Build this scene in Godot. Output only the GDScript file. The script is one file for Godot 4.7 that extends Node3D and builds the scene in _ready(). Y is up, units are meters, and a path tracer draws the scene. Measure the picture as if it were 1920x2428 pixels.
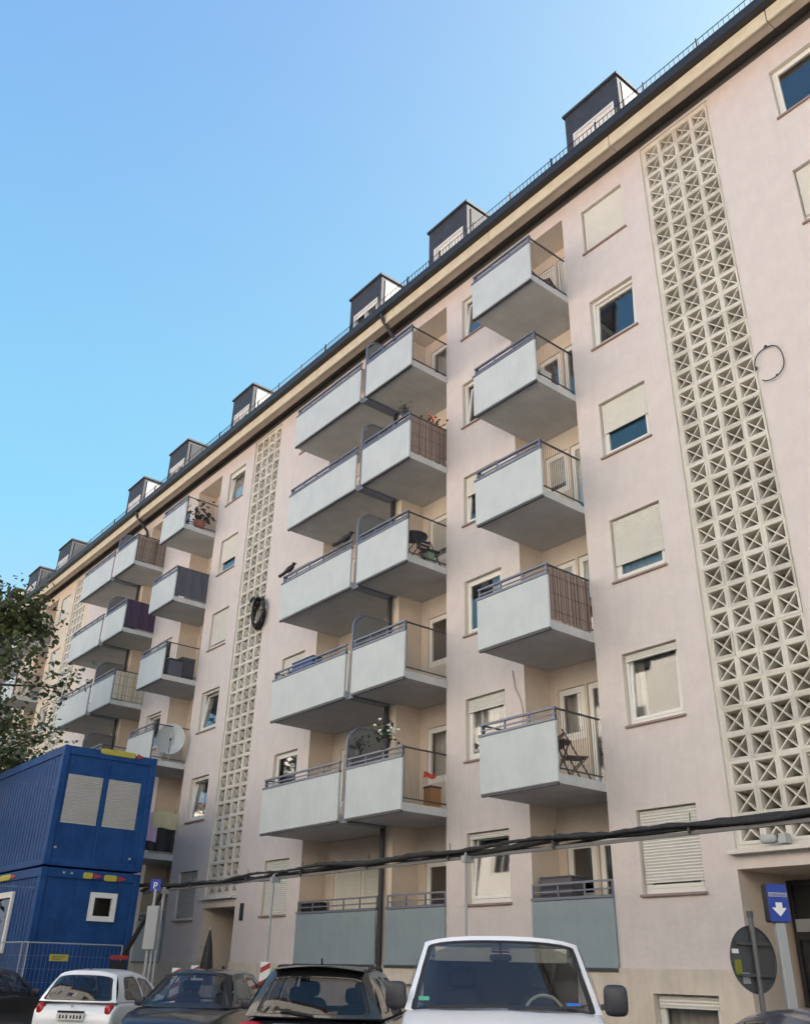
extends Node3D
# Street of 1960s flats seen from the opposite pavement. U is one breeze block (0.42 m).
const U := 0.42
const GROUND_U := -43.699          # street level in facade units
const PERIOD := 40.83
const PITCH := 6.634
var M := {}
var taken := {}

# ---------------------------------------------------------------- mesh builder
class MB:
	var v := PackedVector3Array()
	var n := PackedVector3Array()
	func tri(a: Vector3, b: Vector3, c: Vector3) -> void:   # anticlockwise seen from outside
		var nn := (b - a).cross(c - a).normalized()
		v.append(a); v.append(c); v.append(b)
		n.append(nn); n.append(nn); n.append(nn)
	func quad(a: Vector3, b: Vector3, c: Vector3, d: Vector3) -> void:
		tri(a, b, c); tri(a, c, d)
	func tris(a: Vector3, b: Vector3, c: Vector3, na: Vector3, nb: Vector3, nc: Vector3) -> void:
		var g := (b - a).cross(c - a)
		if g.length_squared() < 1e-14: return
		if g.dot(na + nb + nc) < 0.0:
			v.append(a); v.append(b); v.append(c); n.append(na); n.append(nb); n.append(nc)
		else:
			v.append(a); v.append(c); v.append(b); n.append(na); n.append(nc); n.append(nb)
	func quads(a: Vector3, b: Vector3, c: Vector3, d: Vector3, na: Vector3, nb: Vector3, nc: Vector3, nd: Vector3) -> void:
		tris(a, b, c, na, nb, nc); tris(a, c, d, na, nc, nd)
	func span(x0: float, x1: float, y0: float, y1: float, z0: float, z1: float) -> void:
		var a := Vector3(x0, y0, z1); var b := Vector3(x1, y0, z1); var c := Vector3(x1, y1, z1); var d := Vector3(x0, y1, z1)
		var e := Vector3(x0, y0, z0); var f := Vector3(x1, y0, z0); var g := Vector3(x1, y1, z0); var h := Vector3(x0, y1, z0)
		quad(a, b, c, d); quad(f, e, h, g); quad(b, f, g, c); quad(e, a, d, h); quad(d, c, g, h); quad(e, f, b, a)
	func box(c: Vector3, s: Vector3, t := Basis.IDENTITY) -> void:
		var p := []
		for k in 8:
			p.append(c + t * Vector3(s.x * (0.5 if k & 1 else -0.5), s.y * (0.5 if k & 2 else -0.5), s.z * (0.5 if k & 4 else -0.5)))
		quad(p[4], p[5], p[7], p[6]); quad(p[1], p[0], p[2], p[3]); quad(p[5], p[1], p[3], p[7])
		quad(p[0], p[4], p[6], p[2]); quad(p[6], p[7], p[3], p[2]); quad(p[0], p[1], p[5], p[4])
	# box with chamfered edges
	func cham(c: Vector3, s: Vector3, e: float, t := Basis.IDENTITY) -> void:
		var h := s * 0.5
		var q := func(x: float, y: float, z: float) -> Vector3: return c + t * Vector3(x, y, z)
		for ax in 3:
			for sg in [-1.0, 1.0]:
				var pts := []
				for k in [[-1, -1], [1, -1], [1, 1], [-1, 1]]:
					var w := [0.0, 0.0, 0.0]
					w[ax] = sg * h[ax]
					w[(ax + 1) % 3] = k[0] * (h[(ax + 1) % 3] - e)
					w[(ax + 2) % 3] = k[1] * (h[(ax + 2) % 3] - e)
					pts.append(q.call(w[0], w[1], w[2]))
				if sg > 0: quad(pts[0], pts[1], pts[2], pts[3])
				else: quad(pts[3], pts[2], pts[1], pts[0])
		for ax in 3:
			var b1 := (ax + 1) % 3; var b2 := (ax + 2) % 3
			for s1 in [-1.0, 1.0]:
				for s2 in [-1.0, 1.0]:
					var pts := []
					for k in [[0, -1], [0, 1], [1, 1], [1, -1]]:
						var w := [0.0, 0.0, 0.0]
						w[ax] = k[1] * (h[ax] - e)
						w[b1] = s1 * (h[b1] - (e if k[0] else 0.0))
						w[b2] = s2 * (h[b2] - (0.0 if k[0] else e))
						pts.append(q.call(w[0], w[1], w[2]))
					var out := [0.0, 0.0, 0.0]
					out[b1] = s1; out[b2] = s2
					var nn: Vector3 = (t * Vector3(out[0], out[1], out[2])).normalized()
					quads(pts[0], pts[1], pts[2], pts[3], nn, nn, nn, nn)
		for sx in [-1.0, 1.0]:
			for sy in [-1.0, 1.0]:
				for sz in [-1.0, 1.0]:
					var nn: Vector3 = (t * Vector3(sx, sy, sz)).normalized()
					tris(q.call(sx * h.x, sy * (h.y - e), sz * (h.z - e)), q.call(sx * (h.x - e), sy * h.y, sz * (h.z - e)), q.call(sx * (h.x - e), sy * (h.y - e), sz * h.z), nn, nn, nn)
	func bar(a: Vector3, b: Vector3, w: float, h := -1.0) -> void:
		if h < 0: h = w
		var d := b - a
		var l := d.length()
		if l < 1e-5: return
		d /= l
		var up := Vector3.UP if absf(d.y) < 0.95 else Vector3.RIGHT
		var r := up.cross(d).normalized()
		var t := Basis(r, d.cross(r).normalized(), d)
		box((a + b) * 0.5, Vector3(w, h, l), t)
	func tube(pts: Array, r, sides := 8, closed_ends := true) -> void:
		var m := pts.size()
		var rings := []
		var norms := []
		var prev := Vector3.ZERO
		for i in m:
			var d: Vector3 = (pts[mini(i + 1, m - 1)] - pts[maxi(i - 1, 0)]).normalized()
			var x: Vector3
			if i == 0:
				x = d.cross(Vector3.UP if absf(d.y) < 0.9 else Vector3.RIGHT).normalized()
			else:
				x = (prev - d * prev.dot(d)).normalized()
			prev = x
			var y := d.cross(x)
			var rr: float = r[i] if r is Array else r
			var ring := []; var nr := []
			for k in sides:
				var an := TAU * k / sides
				var o := x * cos(an) + y * sin(an)
				ring.append(pts[i] + o * rr); nr.append(o)
			rings.append(ring); norms.append(nr)
		for i in m - 1:
			for k in sides:
				var k2 := (k + 1) % sides
				quads(rings[i][k], rings[i + 1][k], rings[i + 1][k2], rings[i][k2], norms[i][k], norms[i + 1][k], norms[i + 1][k2], norms[i][k2])
		if closed_ends:
			for e in [0, m - 1]:
				var dn: Vector3 = (pts[0] - pts[1]).normalized() if e == 0 else (pts[m - 1] - pts[m - 2]).normalized()
				for k in sides:
					tris(pts[e], rings[e][k], rings[e][(k + 1) % sides], dn, dn, dn)
	# superellipsoid: pw 1 = ellipsoid, smaller = boxier
	func blob(c: Vector3, s: Vector3, pw := 0.5, t := Basis.IDENTITY, nu := 12, nv := 8) -> void:
		var f := func(w: float) -> float: return signf(w) * pow(absf(w), pw)
		var P := []; var N := []
		for j in nv + 1:
			var ph := -PI / 2 + PI * j / nv
			for i in nu + 1:
				var th := TAU * i / nu
				var q := Vector3(f.call(cos(ph)) * f.call(cos(th)), f.call(sin(ph)), f.call(cos(ph)) * f.call(sin(th)))
				P.append(c + t * (q * s * 0.5))
				var nn := Vector3(signf(cos(ph) * cos(th)) * pow(absf(cos(ph) * cos(th)), 2 - pw) / s.x, signf(sin(ph)) * pow(absf(sin(ph)), 2 - pw) / s.y, signf(cos(ph) * sin(th)) * pow(absf(cos(ph) * sin(th)), 2 - pw) / s.z)
				N.append((t * nn).normalized() if nn.length() > 1e-9 else Vector3.UP)
		for j in nv:
			for i in nu:
				var a := j * (nu + 1) + i; var b := a + nu + 1
				quads(P[a], P[a + 1], P[b + 1], P[b], N[a], N[a + 1], N[b + 1], N[b])
	func disc(c: Vector3, nn: Vector3, r: float, sides := 24) -> void:
		var x := nn.cross(Vector3.UP if absf(nn.y) < 0.9 else Vector3.RIGHT).normalized()
		var y := nn.cross(x)
		for k in sides:
			var a := TAU * k / sides; var b := TAU * (k + 1) / sides
			tris(c, c + (x * cos(a) + y * sin(a)) * r, c + (x * cos(b) + y * sin(b)) * r, nn, nn, nn)
	# smooth sheet of f(u, v), u and v in 0..1; away is a point on its inner side
	func sheet(f: Callable, nu: int, nv: int, away: Vector3) -> void:
		var P := []; var N := []
		for j in nv + 1:
			for i in nu + 1:
				var u := float(i) / nu; var w := float(j) / nv
				var p: Vector3 = f.call(u, w)
				P.append(p); N.append(norm(f, u, w, away))
		for j in nv:
			for i in nu:
				var a := j * (nu + 1) + i; var b := a + nu + 1
				quads(P[a], P[a + 1], P[b + 1], P[b], N[a], N[a + 1], N[b + 1], N[b])
	static func norm(f: Callable, u: float, w: float, away: Vector3) -> Vector3:
		var e := 0.01
		var u0 := maxf(u - e, 0); var u1 := minf(u + e, 1); var w0 := maxf(w - e, 0); var w1 := minf(w + e, 1)
		var nn: Vector3 = (f.call(u1, w) - f.call(u0, w)).cross(f.call(u, w1) - f.call(u, w0)).normalized()
		var p: Vector3 = f.call(u, w)
		return nn if nn.dot(p - away) >= 0 else -nn
	func mesh() -> ArrayMesh:
		var a := []
		a.resize(Mesh.ARRAY_MAX)
		a[Mesh.ARRAY_VERTEX] = v
		a[Mesh.ARRAY_NORMAL] = n
		var m := ArrayMesh.new()
		if v.size() > 0: m.add_surface_from_arrays(Mesh.PRIMITIVE_TRIANGLES, a)
		return m

# ---------------------------------------------------------------- naming helpers
func X(x: float) -> float: return x * U
func Y(y: float) -> float: return (y - GROUND_U) * U
func P3(x: float, y: float, z: float) -> Vector3: return Vector3(x * U, (y - GROUND_U) * U, z * U)

func numbered(called: String) -> String:
	var k: int = taken.get(called, 0)
	taken[called] = k + 1
	return called if k == 0 else "%s_%03d" % [called, k]

func put(called: String, mb, m: Material, parent: Node3D = null) -> MeshInstance3D:
	var o := MeshInstance3D.new()
	o.mesh = mb.mesh() if mb is MB else mb
	o.material_override = m
	if parent:
		var k := 0
		var nm := called
		while parent.has_node(nm):
			k += 1
			nm = "%s_%03d" % [called, k]
		o.name = nm
		parent.add_child(o, true)
	else:
		o.name = numbered(called)
		add_child(o, true)
	return o

# for the many blocks of one parent: no search for a free name
func put_many(called: String, k: int, me: Mesh, m: Material, parent: Node3D, at: Vector3) -> MeshInstance3D:
	var o := MeshInstance3D.new()
	o.mesh = me
	o.material_override = m
	o.name = called if k == 0 else "%s_%03d" % [called, k]
	o.position = at
	parent.add_child(o, true)
	return o

func thing(called: String, label: String, category: String, at := Vector3.ZERO, turn := 0.0, group := "") -> Node3D:
	var o := Node3D.new()
	o.name = numbered(called)
	add_child(o, true)
	o.position = at
	o.rotation.y = turn
	return tag(o, label, category, group)

func tag(o: Node3D, label: String, category: String, group := "") -> Node3D:
	o.set_meta("label", label)
	o.set_meta("category", category)
	if group != "": o.set_meta("group", group)
	return o

func structure(o: Node3D) -> Node3D:
	o.set_meta("kind", "structure")
	return o

# ---------------------------------------------------------------- materials
func mat(r: float, g: float, b: float, rough := 0.8, metal := 0.0) -> StandardMaterial3D:
	var m := StandardMaterial3D.new()
	m.albedo_color = Color(r, g, b).linear_to_srgb()
	m.roughness = rough
	m.metallic = metal
	return m

# a mottled material: two tones mixed by fine and coarse noise, with a little relief
func mottled(c0: Color, c1: Color, seed_: int, metres: float, rough := 0.9, relief := 0.0, stretch := Vector3.ONE, streak := 0.0) -> StandardMaterial3D:
	var im := Image.create(256, 256, false, Image.FORMAT_RGB8)
	var big := FastNoiseLite.new(); big.seed = seed_; big.frequency = 0.02; big.fractal_octaves = 4
	var fine := FastNoiseLite.new(); fine.seed = seed_ + 7; fine.frequency = 0.09; fine.fractal_octaves = 3
	var i1 := big.get_seamless_image(256, 256)
	var i2 := fine.get_seamless_image(256, 256)
	for y in 256:
		for x in 256:
			var t := i1.get_pixel(x, y).r * 0.72 + i2.get_pixel(x, y).r * 0.28
			t += streak * (i2.get_pixel(x, y / 8).r + i1.get_pixel((x * 3) % 256, y / 4).r - 1.0)
			t = clampf((t - 0.5) * 1.7 + 0.5, 0, 1)
			im.set_pixel(x, y, c0.lerp(c1, t).linear_to_srgb())
	var m := StandardMaterial3D.new()
	im.generate_mipmaps()
	m.albedo_texture = ImageTexture.create_from_image(im)
	m.uv1_triplanar = true
	m.uv1_world_triplanar = true
	m.uv1_scale = stretch / metres
	m.roughness = rough
	if relief > 0:
		m.heightmap_enabled = true
		m.heightmap_texture = ImageTexture.create_from_image(i2)
		m.heightmap_scale = relief
	return m

func glass(alpha: float, c := Color(0.06, 0.08, 0.09), spec := 0.5) -> StandardMaterial3D:
	var m := StandardMaterial3D.new()
	m.transparency = BaseMaterial3D.TRANSPARENCY_ALPHA
	m.albedo_color = Color(c.r, c.g, c.b, alpha)
	m.roughness = 0.03
	m.metallic_specular = spec
	return m

func paint(r: float, g: float, b: float, rough := 0.35) -> StandardMaterial3D:
	var m := mat(r, g, b, rough)
	m.clearcoat_enabled = true
	m.clearcoat = 0.9
	m.clearcoat_roughness = 0.06
	return m

func materials() -> void:
	M.wall = mottled(Color(0.603, 0.536, 0.51), Color(0.65, 0.578, 0.55), 3, 3.1, 0.92, 0.2, Vector3.ONE, 0.3)
	M.wall_far = mottled(Color(0.645, 0.545, 0.425), Color(0.69, 0.585, 0.46), 9, 3.1, 0.92, 0.12)
	M.loggia = mottled(Color(0.58, 0.49, 0.41), Color(0.64, 0.545, 0.455), 5, 4.1, 0.92, 0.1)
	M.plinth = mottled(Color(0.55, 0.48, 0.40), Color(0.64, 0.56, 0.47), 12, 3.7, 0.9, 0.15, Vector3.ONE, 0.5)
	M.block = mottled(Color(0.60, 0.56, 0.49), Color(0.68, 0.635, 0.56), 21, 2.3, 0.9, 0.1)
	M.blockold = mottled(Color(0.48, 0.445, 0.385), Color(0.60, 0.56, 0.49), 27, 1.1, 0.92, 0.15, Vector3.ONE, 0.5)
	M.blockdark = mottled(Color(0.52, 0.48, 0.41), Color(0.60, 0.56, 0.49), 23, 2.3, 0.9, 0.1)
	M.slab = mottled(Color(0.465, 0.465, 0.455), Color(0.535, 0.53, 0.52), 31, 3.9, 0.9, 0.08, Vector3.ONE, 0.2)
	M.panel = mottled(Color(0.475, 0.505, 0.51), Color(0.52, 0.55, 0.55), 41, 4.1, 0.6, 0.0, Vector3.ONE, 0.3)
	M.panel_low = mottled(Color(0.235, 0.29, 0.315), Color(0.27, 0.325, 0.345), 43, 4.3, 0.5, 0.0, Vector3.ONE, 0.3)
	M.rail = mat(0.17, 0.185, 0.24, 0.45, 0.2)
	M.bars = mat(0.16, 0.15, 0.145, 0.5, 0.2)
	M.rail_dark = mat(0.055, 0.055, 0.065, 0.5, 0.2)
	M.white = mat(0.72, 0.70, 0.66, 0.4)
	M.reveal = mat(0.62, 0.56, 0.48, 0.85)
	M.shutter = mottled(Color(0.61, 0.595, 0.545), Color(0.67, 0.655, 0.60), 51, 3.3, 0.6)
	M.shutter_grey = mottled(Color(0.40, 0.385, 0.36), Color(0.45, 0.43, 0.41), 53, 3.3, 0.6)
	M.pane = glass(0.06, Color(0.03, 0.035, 0.04), 0.5)
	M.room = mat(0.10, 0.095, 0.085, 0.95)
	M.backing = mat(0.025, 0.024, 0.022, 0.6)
	M.curtain = mat(0.62, 0.60, 0.55, 0.95)
	M.sill = mat(0.30, 0.21, 0.19, 0.7)
	M.dark = mat(0.02, 0.02, 0.022, 0.7)
	M.fascia = mottled(Color(0.58, 0.505, 0.365), Color(0.68, 0.60, 0.445), 61, 2.9, 0.75)
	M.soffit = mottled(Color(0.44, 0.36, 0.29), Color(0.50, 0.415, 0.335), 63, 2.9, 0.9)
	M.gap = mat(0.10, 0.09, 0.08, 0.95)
	M.gutter = mat(0.035, 0.036, 0.042, 0.5, 0.3)
	M.slate = mottled(Color(0.032, 0.034, 0.042), Color(0.05, 0.052, 0.062), 71, 1.7, 0.65, 0.3)
	M.dormer_side = mat(0.42, 0.42, 0.41, 0.6)
	M.zinc = mat(0.36, 0.37, 0.38, 0.55, 0.3)
	M.asphalt = mottled(Color(0.045, 0.045, 0.047), Color(0.065, 0.064, 0.063), 81, 3.1, 0.92, 0.25)
	M.paving = mottled(Color(0.17, 0.165, 0.155), Color(0.22, 0.215, 0.20), 83, 2.7, 0.9, 0.2)
	M.blue = mottled(Color(0.006, 0.045, 0.165), Color(0.013, 0.066, 0.215), 91, 3.3, 0.62)
	M.blue.metallic_specular = 0.35
	M.yellow = mat(0.42, 0.36, 0.05, 0.6)
	M.red = mat(0.36, 0.035, 0.03, 0.6)
	M.steel = mat(0.36, 0.37, 0.38, 0.5, 0.4)
	M.hose_rail = mat(0.15, 0.15, 0.155, 0.55, 0.3)
	M.rear_glass = glass(0.6, Color(0.05, 0.07, 0.085), 0.5)
	M.hose = mottled(Color(0.010, 0.010, 0.011), Color(0.03, 0.03, 0.03), 101, 0.4, 0.75, 0.5)
	M.reed = mottled(Color(0.20, 0.14, 0.115), Color(0.29, 0.21, 0.175), 103, 0.5, 0.9, 0.3, Vector3(6, 0.4, 6))
	M.reed_pale = mottled(Color(0.46, 0.40, 0.26), Color(0.56, 0.49, 0.33), 105, 0.5, 0.9, 0.3, Vector3(6, 0.4, 6))
	M.cloth_grey = mat(0.085, 0.088, 0.11, 0.9)
	M.opposite = mottled(Color(0.76, 0.73, 0.67), Color(0.82, 0.79, 0.73), 111, 6.0, 0.9)
	M.bark = mottled(Color(0.07, 0.055, 0.04), Color(0.12, 0.095, 0.07), 113, 0.6, 0.95, 0.6)
	M.leaf = mat(0.085, 0.105, 0.045, 0.6)
	M.leaf.backlight_enabled = true
	M.leaf.backlight = Color(0.10, 0.16, 0.04)
	M.plant = mat(0.04, 0.09, 0.03, 0.7)
	M.terracotta = mat(0.38, 0.14, 0.08, 0.85)
	M.white_paint = paint(0.82, 0.82, 0.835)
	M.partition = mat(0.17, 0.17, 0.165, 0.6)
	M.reed_light = mat(0.32, 0.25, 0.21, 0.9)
	M.reed_dark = mat(0.13, 0.09, 0.075, 0.9)
	M.black_paint = paint(0.012, 0.013, 0.016)
	M.dark_blue = paint(0.012, 0.018, 0.05)
	M.trim = mat(0.018, 0.018, 0.02, 0.55)
	M.mirror_shell = mat(0.035, 0.036, 0.045, 0.45)
	M.car_glass = glass(0.30, Color(0.05, 0.07, 0.085), 0.5)
	M.tint_glass = glass(0.5, Color(0.06, 0.10, 0.10), 0.5)
	M.cabin = mat(0.03, 0.032, 0.036, 0.85)
	M.cabin_pale = mat(0.40, 0.41, 0.36, 0.9)
	M.tail = mat(0.38, 0.012, 0.02, 0.2)
	M.tail_clear = mat(0.6, 0.5, 0.5, 0.2)
	M.tyre = mat(0.02, 0.02, 0.02, 0.9)
	M.alloy = mat(0.5, 0.5, 0.52, 0.35, 0.8)
	M.plate = mat(0.7, 0.7, 0.68, 0.5)
	M.ink = mat(0.03, 0.03, 0.04, 0.6)
	M.sign_back = mat(0.075, 0.08, 0.085, 0.6, 0.2)
	M.sign_blue = mat(0.015, 0.045, 0.32, 0.4)
	M.sign_white = mat(0.75, 0.75, 0.72, 0.5)

# ---------------------------------------------------------------- the apartment building
func slab_y(f: int) -> float: return -6.38 - PITCH * (6 - f)
func win_top(f: int) -> float: return -0.65 - PITCH * (6 - f)

# a flat wall in facade units with rectangular holes [x0, x1, y0, y1]
func wall_sheet(mb: MB, x0: float, x1: float, y0: float, y1: float, z: float, holes: Array) -> void:
	var xs := [x0, x1]; var ys := [y0, y1]
	var inside := []
	for h in holes:
		if h[1] <= x0 or h[0] >= x1: continue
		inside.append(h)
		for k in 2:
			if h[k] > x0 and h[k] < x1: xs.append(h[k])
			if h[2 + k] > y0 and h[2 + k] < y1: ys.append(h[2 + k])
	xs.sort(); ys.sort()
	for j in ys.size() - 1:
		if ys[j + 1] - ys[j] < 1e-4: continue
		var start = null
		for i in xs.size() - 1:
			if xs[i + 1] - xs[i] < 1e-4: continue
			var c := Vector2((xs[i] + xs[i + 1]) * 0.5, (ys[j] + ys[j + 1]) * 0.5)
			var solid := true
			for h in inside:
				if c.x > h[0] and c.x < h[1] and c.y > h[2] and c.y < h[3]:
					solid = false
					break
			if solid and start == null: start = xs[i]
			if not solid and start != null:
				mb.quad(P3(start, ys[j], z), P3(xs[i], ys[j], z), P3(xs[i], ys[j + 1], z), P3(start, ys[j + 1], z))
				start = null
		if start != null:
			mb.quad(P3(start, ys[j], z), P3(x1, ys[j], z), P3(x1, ys[j + 1], z), P3(start, ys[j + 1], z))

func uspan(mb: MB, x0: float, x1: float, y0: float, y1: float, z0: float, z1: float) -> void:
	mb.span(X(x0), X(x1), Y(y0), Y(y1), z0 * U, z1 * U)

# inner faces of a recess, without its back
func liner(mb: MB, x0: float, x1: float, y0: float, y1: float, z0: float, z1: float, floor_too := true) -> void:
	mb.quad(P3(x0, y0, z1), P3(x0, y0, z0), P3(x0, y1, z0), P3(x0, y1, z1))
	mb.quad(P3(x1, y0, z0), P3(x1, y0, z1), P3(x1, y1, z1), P3(x1, y1, z0))
	mb.quad(P3(x0, y1, z0), P3(x1, y1, z0), P3(x1, y1, z1), P3(x0, y1, z1))
	if floor_too: mb.quad(P3(x0, y0, z1), P3(x1, y0, z1), P3(x1, y0, z0), P3(x0, y0, z0))

func ring_frame(mb: MB, x0: float, x1: float, y0: float, y1: float, z0: float, z1: float, w: float, wb := -1.0) -> void:
	if wb < 0: wb = w
	uspan(mb, x0, x0 + w, y0, y1, z0, z1)
	uspan(mb, x1 - w, x1, y0, y1, z0, z1)
	uspan(mb, x0 + w, x1 - w, y1 - w, y1, z0, z1 - 0.004)
	uspan(mb, x0 + w, x1 - w, y0, y0 + wb, z0, z1 - 0.004)

func shutter_mesh(w: float, h: float, slat := 0.115) -> MB:   # hangs from y 0 down, x from 0, in facade units
	var mb := MB.new()
	var n := int(h / slat)
	var x1 := w * U
	for i in n:
		var a := -i * slat * U; var b := -(i + 0.82) * slat * U; var c := -(i + 1) * slat * U
		var m := (a + b) * 0.5
		mb.quad(Vector3(0, m, 0.012), Vector3(x1, m, 0.012), Vector3(x1, a, 0.0), Vector3(0, a, 0.0))
		mb.quad(Vector3(0, b, 0.0), Vector3(x1, b, 0.0), Vector3(x1, m, 0.012), Vector3(0, m, 0.012))
		mb.quad(Vector3(0, c, -0.004), Vector3(x1, c, -0.004), Vector3(x1, b, 0.0), Vector3(0, b, 0.0))
	mb.span(0, x1, -h * U, -n * slat * U - 0.003, -0.004, 0.014)
	return mb

# opt: shut 0..1, tilt degrees, curtain 0..1 width share, tone of the shutter, deep: how deep the reveal is
func window(b: Node3D, x0: float, x1: float, yt: float, yb: float, z: float, opt: Dictionary) -> void:
	var deep: float = opt.get("deep", 0.40)
	var zf := z - deep
	var fr := MB.new()
	ring_frame(fr, x0 + 0.02, x1 - 0.02, yb + 0.02, yt - 0.02, zf, zf + 0.17, 0.15, 0.22)
	var w := put("window", fr, M.white, b)
	var rv := MB.new()
	liner(rv, x0, x1, yb, yt, zf, z)
	put("reveal", rv, M.reveal, w)
	var sl := MB.new()
	if opt.get("sill", true):
		uspan(sl, x0 - 0.08, x1 + 0.08, yb - 0.07, yb + 0.02, zf + 0.17, z + 0.12)
		put("window_sill", sl, M.sill, w)
	var shut: float = opt.get("shut", 0.0)
	var h := yt - yb
	if shut > 0.0:
		var s := put("shutter", shutter_mesh(x1 - x0 - 0.14, minf(shut, 0.99) * h - 0.05), opt.get("tone", M.shutter), w)
		s.position = P3(x0 + 0.07, yt - 0.07, z - 0.16)
	if shut < 0.97:
		var sa := MB.new()
		var sw := x1 - x0 - 0.34; var sh := h - 0.42
		var halves: int = opt.get("sashes", 1)
		var pn := MB.new()
		for k in halves:
			var a := k * sw / halves * U; var c := (k + 1) * sw / halves * U
			var fw := 0.13 * U
			sa.span(a, a + fw, 0, sh * U, 0, 0.055)
			sa.span(c - fw, c, 0, sh * U, 0, 0.055)
			sa.span(a + fw, c - fw, 0, fw, 0, 0.053)
			sa.span(a + fw, c - fw, sh * U - fw, sh * U, 0, 0.053)
			for zs in [0.036, 0.032, 0.016, 0.012]:
				pn.quad(Vector3(a + fw, fw, zs), Vector3(c - fw, fw, zs), Vector3(c - fw, sh * U - fw, zs), Vector3(a + fw, sh * U - fw, zs))
		var so := put("sash", sa, M.white, w)
		so.position = P3(x0 + 0.17, yb + 0.24, zf + 0.06)
		so.rotation_degrees.x = -opt.get("tilt", 0.0)
		var po := put("pane", pn, M.pane, w)
		po.transform = so.transform
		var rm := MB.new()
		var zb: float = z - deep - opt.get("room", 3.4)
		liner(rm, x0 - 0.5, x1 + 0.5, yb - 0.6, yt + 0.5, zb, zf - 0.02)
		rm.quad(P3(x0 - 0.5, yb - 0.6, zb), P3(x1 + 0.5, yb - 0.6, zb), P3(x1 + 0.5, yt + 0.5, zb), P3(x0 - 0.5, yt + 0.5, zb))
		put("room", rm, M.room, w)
		var cu: float = opt.get("curtain", 0.0)
		if cu > 0.0:
			var cm := MB.new()
			var from: float = x0 if opt.get("side", 0) == 0 else x1 - (x1 - x0) * cu
			var n := int(maxf(6, (x1 - x0) * cu * 7))
			var zc := zf - 0.4
			var f := func(u: float, t: float) -> Vector3:
				return P3(from + (x1 - x0) * cu * u, lerpf(yb, yt + 0.3, t), zc + 0.09 * sin(u * n * 2.1) + 0.03 * sin(u * n * 5.0 + 2.0))
			cm.sheet(f, n * 3, 1, P3(from, yb, zc - 9))
			put("curtain", cm, opt.get("cloth", M.curtain), w)

func balcony(b: Node3D, x0: float, x1: float, f: int, left_rail: bool, right_rail: bool) -> Node3D:
	var y := slab_y(f)
	var s := MB.new()
	uspan(s, x0, x1, y, y + 0.4, -1.8, 2.92)
	var o := put("balcony", s, M.slab, b)
	var p := MB.new()
	p.cham(P3((x0 + x1) * 0.5, y + 1.29, 3.0), Vector3((x1 - x0 + 0.12) * U, 2.52 * U, 0.14 * U), 0.012)
	put("front_panel", p, M.panel, o)
	var d := MB.new()
	uspan(d, x0, x1, y - 0.075, y + 0.02, 2.90, 3.03)
	put("drip_edge", d, M.rail_dark, o)
	var r := MB.new()
	uspan(r, x0 - 0.1, x1 + 0.06, y + 2.555, y + 2.66, 2.9, 3.1)
	uspan(r, x0 - 0.02, x1 + 0.04, y + 3.06, y + 3.15, 2.90, 3.04)
	uspan(r, x0 - 0.02, x1 + 0.04, y + 2.82, y + 2.88, 2.94, 3.0)
	var n := int(round((x1 - x0) / 1.5))
	for i in n + 1:
		var xx := lerpf(x0 + 0.06, x1 - 0.06, float(i) / n)
		uspan(r, xx - 0.035, xx + 0.035, y + 2.66, y + 3.06, 2.93, 3.01)
	put("handrail", r, M.rail, o)
	for side in 2:
		if not [left_rail, right_rail][side]: continue
		var xs := x0 + 0.08 if side == 0 else x1 - 0.08
		var g := MB.new()
		var bars := MB.new()
		g.bar(P3(xs, y + 3.1, 2.9), P3(xs, y + 3.1, 0.02), 0.03)
		g.bar(P3(xs, y + 0.62, 2.9), P3(xs, y + 0.62, 0.02), 0.022)
		g.bar(P3(xs, y + 0.4, 2.86), P3(xs, y + 3.1, 2.86), 0.03)
		for i in 19:
			var zz := 0.15 * (i + 1)
			if zz > 2.75: break
			bars.bar(P3(xs, y + 0.62, zz), P3(xs, y + 3.1, zz), 0.007)
		put("side_railing", g, M.rail_dark, o)
		put("railing_bars", bars, M.bars, o)
	return o

func partition(b: Node3D, x: float, f: int) -> void:
	var y := slab_y(f)
	var c := MB.new()
	c.tube([P3(x, y + 0.2, 2.86), P3(x, y + 4.25, 2.86), P3(x, y + 4.55, 2.72), P3(x, y + 4.95, 2.25), P3(x, y + 5.02, 2.0), P3(x, y + 5.05, 0.0)], 0.032, 8)
	uspan(c, x - 0.3, x + 0.3, y - 0.1, y + 0.22, 0.36, 2.84)
	uspan(c, x - 0.24, x + 0.24, y + 0.25, y + 3.2, 2.62, 2.70)
	var o := put("partition", c, M.rail, b)
	var s := MB.new()
	var poly := [Vector2(0.5, 0.02), Vector2(0.5, 2.8), Vector2(4.2, 2.8), Vector2(4.9, 2.22), Vector2(5.0, 1.95), Vector2(5.0, 0.02)]
	for side in [-1.0, 1.0]:
		for k in range(1, poly.size() - 1):
			var pts := [poly[0], poly[k], poly[k + 1]]
			var q := []
			for t in pts: q.append(P3(x + 0.03 * side, y + t.x, t.y))
			if side > 0: s.tri(q[0], q[2], q[1])
			else: s.tri(q[0], q[1], q[2])
	put("screen_panel", s, M.partition, o)

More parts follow.
